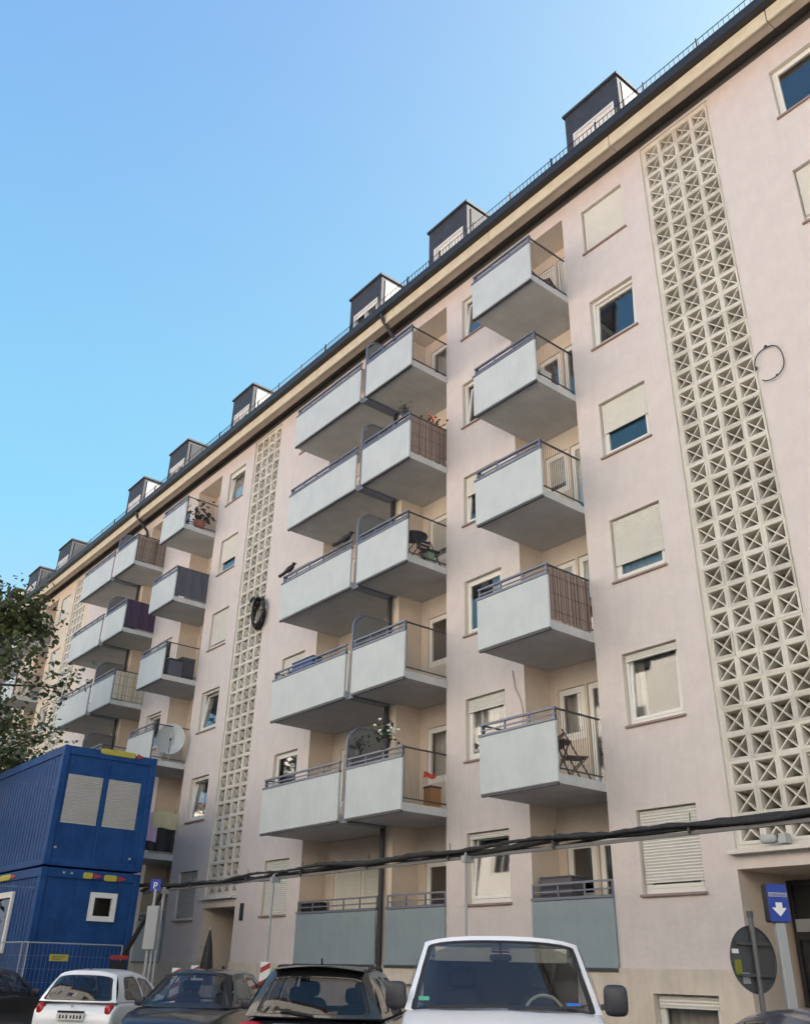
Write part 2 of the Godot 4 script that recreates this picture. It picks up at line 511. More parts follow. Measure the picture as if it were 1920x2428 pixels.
func breeze_block() -> ArrayMesh:
	var mb := MB.new()
	var h := 0.5 * U; var a := 0.378 * U; var d := 0.75 * U
	# front border with softened inner edges, inner sides
	var e := 0.012
	for k in 4:
		var t := Basis(Vector3.BACK, k * PI / 2)
		mb.quad(t * Vector3(-h, -h, 0), t * Vector3(h, -h, 0), t * Vector3(a + e, -a - e, 0), t * Vector3(-a - e, -a - e, 0))
		mb.quad(t * Vector3(-a - e, -a - e, 0), t * Vector3(a + e, -a - e, 0), t * Vector3(a, -a, -e), t * Vector3(-a, -a, -e))
		mb.quad(t * Vector3(-a, -a, -e), t * Vector3(a, -a, -e), t * Vector3(a * 0.93, -a * 0.93, -d), t * Vector3(-a * 0.93, -a * 0.93, -d))
	# the cross: two fins, wedge shaped, thin in front
	for k in 2:
		var t := Basis(Vector3.BACK, PI / 4 + k * PI / 2)
		var l := a * 1.38; var w0 := 0.026 * U; var w1 := 0.034 * U
		var zf := -0.03 - 0.002 * k
		mb.quad(t * Vector3(-l, -w0, zf), t * Vector3(l, -w0, zf), t * Vector3(l, w0, zf), t * Vector3(-l, w0, zf))
		mb.quad(t * Vector3(-l, -w1, -d), t * Vector3(l, -w1, -d), t * Vector3(l, -w0, zf), t * Vector3(-l, -w0, zf))
		mb.quad(t * Vector3(l, w1, -d), t * Vector3(-l, w1, -d), t * Vector3(-l, w0, zf), t * Vector3(l, w0, zf))
	return mb.mesh()

func lattice(b: Node3D, o: float, singly: bool) -> void:
	var rim := MB.new()
	liner(rim, o - 0.64, o + 3.64, -35.62, 0.66, -1.3, 0.0)
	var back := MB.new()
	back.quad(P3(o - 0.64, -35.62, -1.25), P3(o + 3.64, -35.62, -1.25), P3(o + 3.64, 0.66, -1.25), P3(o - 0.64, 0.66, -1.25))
	# narrow margin between the blocks and the wall
	for e in [[o - 0.64, o - 0.5, -35.62, 0.66], [o + 3.5, o + 3.64, -35.62, 0.66], [o - 0.5, o + 3.5, 0.5, 0.66], [o - 0.5, o + 3.5, -35.62, -35.5]]:
		rim.quad(P3(e[0], e[2], -0.12), P3(e[1], e[2], -0.12), P3(e[1], e[3], -0.12), P3(e[0], e[3], -0.12))
	uspan(rim, o - 0.78, o + 3.78, -35.84, -35.70, -0.1, 0.35)
	var s := put("breeze_block_screen", rim, M.block, b)
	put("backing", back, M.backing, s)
	var me := breeze_block()
	if singly:
		var rng := RandomNumberGenerator.new()
		rng.seed = int(o) + 500
		for k in 144:
			put_many("breeze_block", k, me, [M.block, M.block, M.block, M.blockdark, M.blockdark, M.blockold][rng.randi() % 6], s, P3(o + k % 4 + rng.randf_range(-0.006, 0.006), -floorf(k / 4.0), -0.1 + rng.randf_range(-0.012, 0.012)))
	else:
		var st := SurfaceTool.new()
		for k in 144:
			st.append_from(me, 0, Transform3D(Basis.IDENTITY, P3(o + k % 4, -floorf(k / 4.0), -0.1)))
		var j := put("breeze_block", st.commit(), M.block, s)
		j.set_meta("kind", "stuff")

func entrance(b: Node3D, o: float) -> void:
	var mb := MB.new()
	var x0 := o - 0.67; var x1 := o + 3.67; var z := -3.2
	liner(mb, x0, x1, -43.7, -36.33, z, 0.0)
	mb.quad(P3(x0, -43.7, z), P3(x1, -43.7, z), P3(x1, -36.33, z), P3(x0, -36.33, z))
	var e := put("entrance", mb, M.loggia, b)
	var d := MB.new()
	ring_frame(d, x0 + 0.12, x1 - 0.05, -43.6, -36.5, z + 0.02, z + 0.2, 0.16)
	uspan(d, x0 + 0.3, x1 - 0.2, -38.55, -38.3, z + 0.02, z + 0.22)
	uspan(d, x0 + 2.05, x0 + 2.2, -43.4, -38.55, z + 0.02, z + 0.22)
	put("door", d, M.trim, e)
	var g := MB.new()
	g.quad(P3(x0 + 0.2, -43.5, z + 0.08), P3(x1 - 0.1, -43.5, z + 0.08), P3(x1 - 0.1, -36.6, z + 0.08), P3(x0 + 0.2, -36.6, z + 0.08))
	put("door_pane", g, mat(0.03, 0.035, 0.035, 0.1), e)
	var h := MB.new()
	h.bar(P3(x0 + 1.8, -41.6, z + 0.34), P3(x0 + 1.8, -39.6, z + 0.34), 0.035)
	put("door_handle", h, M.steel, e)
	var t := MB.new()
	uspan(t, x0 + 0.3, x1 - 0.2, -38.28, -37.85, z + 0.23, z + 0.3)
	put("transom_panel", t, M.zinc, e)
	var l := MB.new()
	uspan(l, x0 + 0.01, x0 + 0.22, -42.2, -40.9, z + 0.9, z + 1.9)
	put("mailbox", l, M.zinc, e)

func dormer(b: Node3D, x0: float, x1: float, shut: float, pale: bool) -> void:
	var yt := 7.78; var yb := 3.0
	var mb := MB.new()
	var wx0 := x0 + 0.55; var wx1 := x1 - 0.42
	wall_sheet(mb, x0, x1, yb, yt, 0.0, [[wx0, wx1, 3.6, 5.9]])
	mb.quad(P3(x0, yt, 0), P3(x1, yt, 0), P3(x1, yt + 0.1, -8), P3(x0, yt + 0.1, -8))
	mb.quad(P3(x0, yb, -8), P3(x0, yb, 0), P3(x0, yt, 0), P3(x0, yt, -8))
	mb.quad(P3(x1, yb, 0), P3(x1, yb, -8), P3(x1, yt, -8), P3(x1, yt, 0))
	uspan(mb, x0 - 0.1, x1 + 0.1, yt - 0.02, yt + 0.16, -6.0, 0.14)
	var d := put("dormer", mb, M.slate, b)
	var s := MB.new()
	uspan(s, x1 - 0.02, x1 + 0.05, yb + 1.6, yt - 0.35, -4.2, -0.35)
	put("side_panel", s, M.dormer_side if pale else M.gutter, d)
	var w := MB.new()
	ring_frame(w, wx0, wx1, 3.6, 5.9, -0.3, 0.03, 0.16)
	var xm := (wx0 + wx1) * 0.5
	uspan(w, xm - 0.1, xm + 0.1, 3.7, 5.8, -0.28, -0.02)
	put("dormer_window", w, M.white, d)
	var p := MB.new()
	p.quad(P3(wx0 + 0.1, 3.6, -0.2), P3(wx1 - 0.1, 3.6, -0.2), P3(wx1 - 0.1, 5.9, -0.2), P3(wx0 + 0.1, 5.9, -0.2))
	put("dormer_pane", p, M.pane, d)
	var r := MB.new()
	liner(r, wx0 - 0.1, wx1 + 0.1, 3.4, 6.0, -2.4, -0.31)
	r.quad(P3(wx0 - 0.1, 3.4, -2.4), P3(wx1 + 0.1, 3.4, -2.4), P3(wx1 + 0.1, 6.0, -2.4), P3(wx0 - 0.1, 6.0, -2.4))
	put("dormer_room", r, M.room, d)
	if shut > 0.0:
		var sm := put("dormer_shutter", shutter_mesh(wx1 - wx0 - 0.2, 2.2 * shut, 0.2), M.white, d)
		sm.position = P3(wx0 + 0.1, 5.86, -0.1)

func build_house() -> void:
	var b := thing("apartment_building", "long six storey block of flats with pale pink render, grey balconies and dark roof dormers", "building")
	var XL := -125.0; var XR := 40.0
	var holes := []
	var wins := []      # x0, x1, top, bottom, options
	var loggias := []   # x0, x1
	# how each window stands: shutter share, tilt, curtain
	var S := {}
	S["r0"] = [{"shut": 0.99}, {"tilt": 4.0}, {"shut": 0.56}, {"shut": 0.74, "curtain": 1.0}, {"shut": 0.11, "tilt": 3.0, "curtain": 0.2}, {"shut": 0.86, "tone": M.shutter}]
	S["m0"] = [{"tilt": 6.0}, {"tilt": 7.0}, {"shut": 0.40, "tilt": 4.0}, {"tilt": 0.0, "curtain": 0.5, "side": 1}, {"shut": 0.22, "curtain": 0.55}, {"shut": 0.09, "tilt": 6.0}]
	S["a1"] = [{"tilt": 0.0}, {"shut": 0.85}, {"tilt": 3.0}, {"shut": 0.5}, {}, {"shut": 0.99}]
	S["a0"] = [{"shut": 0.4}, {}, {"shut": 0.99}, {"shut": 0.3}, {"curtain": 0.5, "cloth": mat(0.08, 0.17, 0.15, 0.9)}, {"shut": 0.99}]
	S["r1"] = [{"shut": 0.16, "tilt": 5.0, "curtain": 0.5}, {"shut": 0.66}, {"shut": 0.86}, {"tilt": 6.0, "shut": 0.06}, {"tilt": 5.0, "shut": 0.08, "curtain": 0.3}, {"shut": 0.93, "tone": M.shutter_grey}]
	S["m1"] = [{}, {"tilt": 5.0}, {"shut": 0.1}, {"shut": 0.05, "tilt": 5.0}, {}, {"shut": 0.5}]
	S["a2"] = S["a0"]
	S["r2"] = [{"shut": 0.99}, {"shut": 0.99}, {"tilt": 5.0}, {"tilt": 5.0}, {"tilt": 4.0}, {"shut": 0.6}]
	S["m2"] = S["m1"]
	S["a3"] = S["a1"]
	for k in 4:
		var o := -PERIOD * k
		var cols := [["a", 6.93, 9.78]] if k == 3 else [["a", 6.93, 9.78], ["r", -4.93, -2.08], ["m", -15.1, -12.22]]
		for c in cols:
			var key: String = c[0] + str((k + 1 if k == 0 else (k - 1 if k > 1 else 0)) if c[0] == "a" else k)
			if c[0] == "a": key = ["a1", "a0", "a2", "a3"][k]
			for f in range(6, 0, -1):
				var yt := win_top(f)
				wins.append([o + c[1], o + c[2], yt, yt - 3.2, S[key][6 - f]])
				holes.append([o + c[1], o + c[2], yt - 3.2, yt])
		if k == 3: continue
		loggias.append([o - 10.85, o - 6.35, "r", k])
		loggias.append([o - 29.68, o - 16.6, "c", k])
		holes.append([o - 0.64, o + 3.64, -35.62, 0.66])
		holes.append([o - 0.67, o + 3.67, -43.7, -36.33])
		# basement windows under the plinth line
		holes.append([o - 4.83, o - 2.03, -42.4, -40.42])
		wins.append([o - 4.83, o - 2.03, -40.42, -42.4, {"shut": 0.22, "curtain": 0.9, "sill": false, "tone": M.white}])
		holes.append([o - 20.6, o - 17.6, -42.4, -40.42])
		wins.append([o - 20.6, o - 17.6, -40.42, -42.4, {"shut": 0.3, "sill": false}])
	for l in loggias: holes.append([l[0], l[1], -39.6, -0.1])
	# ---- walls, one stretch per stairwell
	var cuts := [XL, -74.0, -34.6 - 0.0, XR]
	cuts = [XL, -76.2, XR]
	for i in cuts.size() - 1:
		var mb := MB.new()
		wall_sheet(mb, cuts[i], cuts[i + 1], -39.58, 0.8, 0.0, holes)
		put("wall", mb, M.wall_far if i == 0 else M.wall, b)
	var pl := MB.new()
	var plinth_holes := []
	for h in holes:
		if h[2] < -39.6: plinth_holes.append(h)
	wall_sheet(pl, XL, XR, -43.7, -39.58, 0.09, plinth_holes)
	pl.quad(P3(XL, -39.58, 0.09), P3(XR, -39.58, 0.09), P3(XR, -39.58, 0.0), P3(XL, -39.58, 0.0))
	for h in plinth_holes:
		liner(pl, h[0], h[1], h[2], h[3] if h[3] < -39.6 else -39.58, 0.0, 0.09, false)
	put("plinth", pl, M.plinth, b)
	# back, ends and roof close the house
	var shell := MB.new()
	uspan(shell, XL - 0.6, XR + 0.6, -43.7, 1.6, -28.6, -28.0)
	uspan(shell, XL - 0.6, XL, -43.7, 1.6, -28.0, 0.0)
	uspan(shell, XR, XR + 0.6, -43.7, 1.6, -28.0, 0.0)
	put("rear_wall", shell, M.plinth, b)
	var rf := MB.new()
	rf.quad(P3(XL - 1, 2.06, 1.78), P3(XR + 1, 2.06, 1.78), P3(XR + 1, 11.2, -13.2), P3(XL - 1, 11.2, -13.2))
	rf.quad(P3(XR + 1, 2.06, -28.6), P3(XL - 1, 2.06, -28.6), P3(XL - 1, 11.2, -13.2), P3(XR + 1, 11.2, -13.2))
	for e in [XL - 1, XR + 1]:
		rf.tri(P3(e, 2.06, 1.78), P3(e, 2.06, -28.6), P3(e, 11.2, -13.2))
	var roof := put("roof", rf, M.slate, b)
	# eaves: dark slot at the wall, soffit boards, cream fascia, gutter
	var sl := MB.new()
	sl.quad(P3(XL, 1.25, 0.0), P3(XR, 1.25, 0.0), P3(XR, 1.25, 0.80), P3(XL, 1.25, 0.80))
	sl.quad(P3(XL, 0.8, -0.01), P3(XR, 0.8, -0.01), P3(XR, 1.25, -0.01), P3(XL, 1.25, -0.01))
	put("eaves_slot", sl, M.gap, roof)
	var so := MB.new()
	var xx := XL
	while xx < XR:
		uspan(so, xx, minf(xx + 9.5, XR) - 0.03, 0.76, 1.28, 0.80, 1.36)
		xx += 9.5
	put("soffit", so, M.soffit, roof)
	xx = XL
	var fi := 0
	while xx < XR:
		var fm := MB.new()
		fm.cham(P3(xx + 4.74, 1.1, 1.42), Vector3(9.45 * U, 0.80 * U, 0.12 * U), 0.008)
		put("fascia_board", fm, M.fascia, roof)
		xx += 9.5
		fi += 1
	var gm := MB.new()
	uspan(gm, XL - 1, XR + 1, 1.52, 1.60, 1.40, 1.90)
	uspan(gm, XL - 1, XR + 1, 1.60, 2.10, 1.76, 1.86)
	uspan(gm, XL - 1, XR + 1, 1.60, 1.98, 1.49, 1.53)
	gm.tube([P3(XL - 1, 2.1, 1.84), P3(XR + 1, 2.1, 1.84)], 0.022, 8)
	put("gutter", gm, M.gutter, roof)
	# snow guard above the gutter
	var sg := MB.new()
	for seg in [[XL, XR]]:
		var a: float = seg[0]
		for yy in [3.15, 3.80]:
			sg.bar(P3(a, yy, 1.02), P3(XR, yy, 1.02), 0.014)
		while a < XR:
			sg.bar(P3(a, 3.1, 1.02), P3(a, 3.84, 1.02), 0.011)
			a += 0.3
		a = seg[0]
		while a < XR:
			sg.bar(P3(a, 2.3, 1.0), P3(a, 3.95, 1.02), 0.03)
			a += 3.4
	put("snow_guard", sg, M.gutter, roof)
	for d in [[-5.5, -1.45, 0.95, true], [-18.5, -14.5, 0.99, false], [-28.1, -24.1, 0.2, true], [-46.9, -43.2, 0.35, true], [-60.2, -56.0, 0.3, false], [-70.5, -66.4, 0.99, true], [-92.1, -87.6, 0.9, false], [-103.6, -99.2, 0.9, false], [-113.5, -109.3, 0.9, true], [-122.5, -118.6, 0.9, false]]:
		dormer(b, d[0], d[1], d[2], d[3])
	# ---- windows
	for w in wins:
		window(b, w[0], w[1], w[2], w[3], 0.0, w[4])
	# ---- loggias with their doors, balconies in front
	for l in loggias:
		var x0: float = l[0]; var x1: float = l[1]
		var zb := -1.8
		var back_holes := []
		var units := []
		for f in range(6, 0, -1):
			var y := slab_y(f) + 0.4
			if f == 1: y = -39.6
			var units_here := []
			if l[2] == "r":
				units_here = [[x0 + 0.5, x0 + 2.2, y + 5.15, y + 2.6], [x0 + 2.35, x1 - 0.15, y + 5.15, y + 0.1]]
			else:
				units_here = [[x1 - 3.7, x1 - 1.6, y + 5.0, y + 1.9], [x0 + 0.9, x0 + 3.5, y + 5.15, y + 1.6], [x0 + 3.6, x0 + 5.5, y + 5.15, y + 0.1], [x1 - 1.5, x1 - 0.1, y + 5.0, y + 0.1]]
			for q in units_here.size():
				var h: Array = units_here[q]
				back_holes.append([h[0], h[1], h[3], h[2]])
				var op := {"deep": 0.25, "sill": false, "room": 2.6}
				var code: int = (int(l[3]) * 7 + f * 3 + q * 5 + (2 if l[2] == "c" else 0)) % 6
				if l[2] == "r" and l[3] == 0:
					op["shut"] = [0.62, 0.0, 0.72, 0.45, 0.0, 0.0][6 - f]
					if f == 6: op["shut"] = 0.99
				elif l[2] == "c" and l[3] == 0:
					op["shut"] = ([0.0, 0.0, 0.72, 0.0, 0.0, 0.0] if q == 0 else [0.3, 0.6, 0.9, 0.5, 0.3, 0.99])[6 - f]
				else:
					op["shut"] = [0.0, 0.55, 0.0, 0.85, 0.25, 0.0][code]
				if code % 2 == 0: op["curtain"] = 0.5
				units.append([h, op])
		var mb := MB.new()
		wall_sheet(mb, x0, x1, -39.6, -0.1, zb, back_holes)
		liner(mb, x0, x1, -39.6, -0.1, zb, 0.0)
		put("loggia", mb, M.loggia, b)
		for u in units: window(b, u[0][0], u[0][1], u[0][2], u[0][3], zb, u[1])
		for f in range(6, 1, -1):
			if l[2] == "r":
				balcony(b, x0, x1, f, true, true)
			else:
				var o: float = -PERIOD * l[3]
				balcony(b, o - 29.65, o - 21.88, f, true, false)
				balcony(b, o - 21.13, o - 16.52, f, false, true)
				partition(b, o - 21.5, f)
		# street level: a panel flush with the wall and a low rail
		var spans := [[x0, x1]] if l[2] == "r" else [[x0, -PERIOD * l[3] - 22.05], [-PERIOD * l[3] - 21.2, x1]]
		for s in spans:
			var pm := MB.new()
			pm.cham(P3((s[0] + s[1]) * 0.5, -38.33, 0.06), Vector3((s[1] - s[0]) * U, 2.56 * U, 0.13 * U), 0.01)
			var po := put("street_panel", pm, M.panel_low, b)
			var rm := MB.new()
			uspan(rm, s[0], s[1], -37.03, -36.92, -0.08, 0.16)
			uspan(rm, s[0], s[1], -36.42, -36.34, -0.02, 0.06)
			uspan(rm, s[0], s[1], -36.72, -36.66, 0.0, 0.05)
			var n := int(round((s[1] - s[0]) / 1.4))
			for i in n + 1:
				var px := lerpf(s[0] + 0.04, s[1] - 0.04, float(i) / n)
				uspan(rm, px - 0.035, px + 0.035, -36.92, -36.42, -0.01, 0.05)
			put("street_rail", rm, M.rail, po)
			var dm := MB.new()
			uspan(dm, s[0], s[1], -39.72, -39.61, 0.0, 0.15)
			put("drip_edge", dm, M.rail_dark, po)
		if l[2] == "c":
			var o: float = -PERIOD * l[3] - 21.55
			var dp := MB.new()
			dp.tube([P3(o, 1.6, 1.68), P3(o, 1.3, 1.75), P3(o, 0.95, 1.6), P3(o, -0.3, 0.32), P3(o, -0.7, 0.2), P3(o, -43.6, 0.2)], 0.058, 10)
			put("downpipe", dp, M.gutter, b)
			var dw := MB.new()
			uspan(dw, o - 0.4, o + 0.62, -39.6, -0.1, -1.79, -0.01)
			put("dividing_wall", dw, M.loggia, b)
	for k in 3:
		lattice(b, -PERIOD * k, k < 2)
		entrance(b, -PERIOD * k)
	# small street lamp stub on the lintel, intercom beside the second door
	var lm := MB.new()
	lm.blob(P3(0.95, -35.45, 0.35), Vector3(0.26, 0.13, 0.13), 0.6)
	lm.span(X(1.35), X(1.6), Y(-35.62), Y(-35.3), 0.0, 0.16)
	put("door_lamp", lm, M.dormer_side, b)
	var ic := MB.new()
	uspan(ic, -36.35, -36.0, -37.2, -36.2, 0.0, 0.1)
	put("intercom", ic, M.gutter, b)

# ---------------------------------------------------------------- cars
# local axes: z forward, y up. c: sizes in metres
func hole_patch(body: MB, pane: MB, f: Callable, ua: float, ub: float, va: float, vb: float, hole: Array, away: Vector3, seal: MB = null) -> void:
	var N := 11
	var outer := []; var inner := []
	var hu := [(hole[0] + hole[1]) * 0.5, (hole[1] - hole[0]) * 0.5]
	var hv := [(hole[2] + hole[3]) * 0.5, (hole[3] - hole[2]) * 0.5]
	var rr: float = hole[4]
	var cs := [Vector2(-1, -1), Vector2(1, -1), Vector2(1, 1), Vector2(-1, 1)]
	for s in 4:
		for i in N:
			var t := float(i) / N
			t = t * t * (3 - 2 * t)
			var p: Vector2 = cs[s].lerp(cs[(s + 1) % 4], t)
			outer.append(Vector2(lerpf(ua, ub, p.x * 0.5 + 0.5), lerpf(va, vb, p.y * 0.5 + 0.5)))
			var q := p
			var k := 1.0 - rr
			if absf(p.x) > k and absf(p.y) > k:
				var c := Vector2(signf(p.x) * k, signf(p.y) * k)
				q = c + (p - c).normalized() * rr
			inner.append(Vector2(hu[0] + q.x * hu[1], hv[0] + q.y * hv[1]))
	var n := outer.size()
	var pt := func(p: Vector2) -> Vector3: return f.call(p.x, p.y)
	var nm := func(p: Vector2) -> Vector3: return MB.norm(f, p.x, p.y, away)
	for i in n:
		var j := (i + 1) % n
		var mids := [outer[i].lerp(inner[i], 0.5), outer[j].lerp(inner[j], 0.5)]
		body.quads(pt.call(outer[i]), pt.call(outer[j]), pt.call(mids[1]), pt.call(mids[0]), nm.call(outer[i]), nm.call(outer[j]), nm.call(mids[1]), nm.call(mids[0]))
		body.quads(pt.call(mids[0]), pt.call(mids[1]), pt.call(inner[j]), pt.call(inner[i]), nm.call(mids[0]), nm.call(mids[1]), nm.call(inner[j]), nm.call(inner[i]))
		var c := Vector2(hu[0], hv[0])
		var prev_i: Vector2 = inner[i]; var prev_j: Vector2 = inner[j]
		for s in [0.94, 0.7, 0.4, 0.0]:
			var ni: Vector2 = c.lerp(inner[i], s); var nj: Vector2 = c.lerp(inner[j], s)
			var off := 0.012
			var tgt: MB = seal if (s == 0.94 and seal != null) else pane
			tgt.quads(pt.call(prev_i) - nm.call(prev_i) * off, pt.call(prev_j) - nm.call(prev_j) * off, pt.call(nj) - nm.call(nj) * off, pt.call(ni) - nm.call(ni) * off, nm.call(prev_i), nm.call(prev_j), nm.call(nj), nm.call(ni))
			prev_i = ni; prev_j = nj

func wheel(t: Node3D, x: float, z: float, r: float) -> void:
	var mb := MB.new()
	var prof := [[r * 0.62, -0.10], [r * 0.93, -0.105], [r, -0.07], [r, 0.07], [r * 0.93, 0.105], [r * 0.62, 0.10]]
	for k in 24:
		var a := TAU * k / 24; var b := TAU * (k + 1) / 24
		for i in prof.size() - 1:
			var q := func(p: Array, an: float) -> Vector3: return Vector3(x + p[1], r + cos(an) * p[0], z + sin(an) * p[0])
			mb.quad(q.call(prof[i], a), q.call(prof[i], b), q.call(prof[i + 1], b), q.call(prof[i + 1], a))
	var w := put("wheel", mb, M.tyre, t)
	var rm := MB.new()
	var s := signf(x)
	rm.disc(Vector3(x + s * 0.06, r, z), Vector3(s, 0, 0), r * 0.2, 12)
	for k in 5:
		var an := TAU * k / 5
		rm.bar(Vector3(x + s * 0.07, r, z), Vector3(x + s * 0.07, r + cos(an) * r * 0.62, z + sin(an) * r * 0.62), 0.05, 0.03)
	put("rim", rm, M.alloy, w)

func car(t: Node3D, c: Dictionary) -> void:
	var W: float = c.w
	# lower body: stations z, height of the top, half width share
	var st: Array = c.stations
	var lower := MB.new()
	var away := Vector3(0, 0.5, 0)
	var ring := func(s: float, u: float) -> Vector3:
		var fi := clampf(s, 0, 1) * (st.size() - 1)
		var i := mini(int(fi), st.size() - 2)
		var tt := fi - i
		var a: Array = st[i]; var b: Array = st[i + 1]
		var z := lerpf(a[0], b[0], tt); var y := lerpf(a[1], b[1], tt); var w := lerpf(a[2], b[2], tt) * W
		var lo := lerpf(a[3], b[3], tt)
		var prof := [Vector2(0.90, lo), Vector2(0.97, lo + 0.10), Vector2(1.0, lerpf(lo, y, 0.55)), Vector2(0.995, y - 0.11), Vector2(0.985, y - 0.04), Vector2(0.95, y - 0.004), Vector2(0.78, y + 0.012), Vector2(0.0, y + 0.035)]
		var uu := absf(u * 2 - 1)
		var fj := (1 - uu) * (prof.size() - 1)
		var j := mini(int(fj), prof.size() - 2)
		var p: Vector2 = prof[j].lerp(prof[j + 1], fj - j)
		return Vector3(p.x * w * (1.0 if u > 0.5 else -1.0), p.y, z)
	lower.sheet(func(u, v): return ring.call(v, u), 28, (st.size() - 1) * 2, Vector3(0, 0.55, 0))
	for e in [0.0, 1.0]:
		var cc: Vector3 = ring.call(e, 0.5) * Vector3(0, 0.7, 1)
		for k in 28:
			var dn := Vector3(0, 0, -1 if st[0][0] < st[-1][0] else 1) if e == 0.0 else Vector3(0, 0, 1 if st[0][0] < st[-1][0] else -1)
			lower.tris(cc, ring.call(e, k / 28.0), ring.call(e, (k + 1) / 28.0), dn, dn, dn)
	put("body", lower, c.paint, t)
	# cabin: base and top lines
	var hb: float = c.base_w * W; var ht: float = c.top_w * W
	var zc: float = c.cowl[0]; var yc: float = c.cowl[1]
	var zh: float = c.header[0]; var yh: float = c.header[1]
	var zr: float = c.rear_top[0]; var yr: float = c.rear_top[1]
	var zb: float = c.rear_base[0]; var yb: float = c.rear_base[1]
	var bf: float = c.get("bulge_front", 0.16); var br: float = c.get("bulge_rear", 0.08); var cr: float = c.get("crown", 0.05)
	var front := func(u, v):
		var q: float = u * 2 - 1
		var wv := 1 - q * q * q * q * 0.7 - q * q * 0.3
		return Vector3(q * lerpf(hb, ht, v), lerpf(yc, yh, v) + cr * wv * v, lerpf(zc, zh, v) + bf * wv)
	var rear := func(u, v):
		var q: float = u * 2 - 1
		var wv := 1 - q * q * q * q * 0.7 - q * q * 0.3
		return Vector3(q * lerpf(hb * c.get("rear_w", 1.0), ht * c.get("rear_w", 1.0), v), lerpf(yb, yr, v) + cr * wv * v, lerpf(zb, zr, v) - br * wv - 0.03 * sin(PI * v))
	var roof := func(u, v):
		var q: float = u * 2 - 1
		var wv := 1 - q * q * q * q * 0.7 - q * q * 0.3
		return Vector3(q * lerpf(ht, ht * c.get("rear_w", 1.0), v), lerpf(yh, yr, v) + cr * wv + c.get("arch", 0.03) * sin(PI * v), lerpf(zh + bf * wv, zr - br * wv, v))
	var side := func(sg: float, u: float, v: float) -> Vector3:
		var lo := Vector3(lerpf(hb, hb * c.get("rear_w", 1.0), u), lerpf(yc, yb, u), lerpf(zc, zb, u))
		var hi := Vector3(lerpf(ht, ht * c.get("rear_w", 1.0), u), lerpf(yh, yr, u) + c.get("arch", 0.03) * sin(PI * u), lerpf(zh, zr, u))
		var p := lo.lerp(hi, v)
		p.x += 0.05 * 4 * v * (1 - v) * 0.6 + 0.02 * sin(PI * u) * (1 - v)
		p.x *= sg
		return p
	var cab := MB.new(); var panes := []
	var mid := Vector3(0, yc, (zc + zb) * 0.5)
	panes.append(["windshield", MB.new(), MB.new(), M.car_glass])
	hole_patch(cab, panes[-1][1], front, 0, 1, 0, 1, c.get("windshield", [0.07, 0.93, 0.02, 0.93, 0.16]), mid, panes[-1][2])
	panes.append(["rear_window", MB.new(), MB.new(), c.get("rear_glass", M.car_glass)])
	hole_patch(cab, panes[-1][1], rear, 0, 1, 0, 1, c.get("rear_window", [0.08, 0.92, 0.06, 0.9, 0.2]), mid, panes[-1][2])
	for sg in [-1.0, 1.0]:
		var ff := func(u, v): return side.call(sg, u, v)
		var cols: Array = c.side_windows
		for k in cols.size():
			var h: Array = cols[k]
			var ua: float = 0.0 if k == 0 else (cols[k - 1][1] + h[0]) * 0.5
			var ub: float = 1.0 if k == cols.size() - 1 else (h[1] + cols[k + 1][0]) * 0.5
			panes.append(["side_window", MB.new(), MB.new(), c.get("side_glass", M.tint_glass)])
			hole_patch(cab, panes[-1][1], ff, ua, ub, 0, 1, h, mid, panes[-1][2])
	put("cabin_frame", cab, c.get("cabin_paint", c.paint), t)
	var rfm := MB.new()
	rfm.sheet(roof, 16, 10, mid)
	put("roof", rfm, c.get("roof_paint", c.paint), t)
	for q in panes:
		var po := put(q[0], q[1], q[3], t)
		put("seal", q[2], M.trim, po)
	# inside
	var il := MB.new()
	il.quad(Vector3(-hb, yc - 0.02, zc), Vector3(hb, yc - 0.02, zc), Vector3(hb, yb - 0.02, zb), Vector3(-hb, yb - 0.02, zb))
	var dz: float = zc - 0.15 if zc > zb else zc + 0.15
	il.blob(Vector3(0, yc - 0.06, zc - 0.28), Vector3(hb * 1.86, 0.22, 0.6), 0.45)
	put("dashboard", il, M.cabin, t)
	for k in c.get("seats", []):
		var sm := MB.new()
		sm.blob(Vector3(k[0], k[1] - 0.28, k[2]), Vector3(0.5, 0.62, 0.16), 0.5)
		sm.blob(Vector3(k[0], k[1] + 0.13, k[2] - 0.03), Vector3(0.27, 0.2, 0.11), 0.6)
		for e in [-0.06, 0.06]: sm.bar(Vector3(k[0] + e, k[1] - 0.02, k[2]), Vector3(k[0] + e, k[1] + 0.08, k[2] - 0.02), 0.012)
		put("seat", sm, M.cabin, t)
	for k in c.get("mirrors", []):
		for sg in [-1.0, 1.0]:
			var mm := MB.new()
			var mx: float = sg * k[0] + (0.05 if sg < 0 else 0.0)
			mm.blob(Vector3(mx, k[1], k[2]), k[3] * (0.9 if sg < 0 else 1.0), 0.5)
			mm.bar(Vector3(sg * (k[0] - 0.14), k[1] - 0.06, k[2]), Vector3(sg * k[0], k[1] - 0.04, k[2]), 0.05)
			put("wing_mirror", mm, c.get("mirror_paint", M.mirror_shell), t)
	for k in c.wheels:
		for sg in [-1.0, 1.0]: wheel(t, sg * (W - 0.12), k, c.wheel_r)

func at_view(az: float, d: float, y := 0.0) -> Vector3:   # a place on the street by bearing and distance from the photographer's spot
	var a := deg_to_rad(az)
	return Vector3(7.932 - sin(a) * d, y, 13.179 - cos(a) * d)

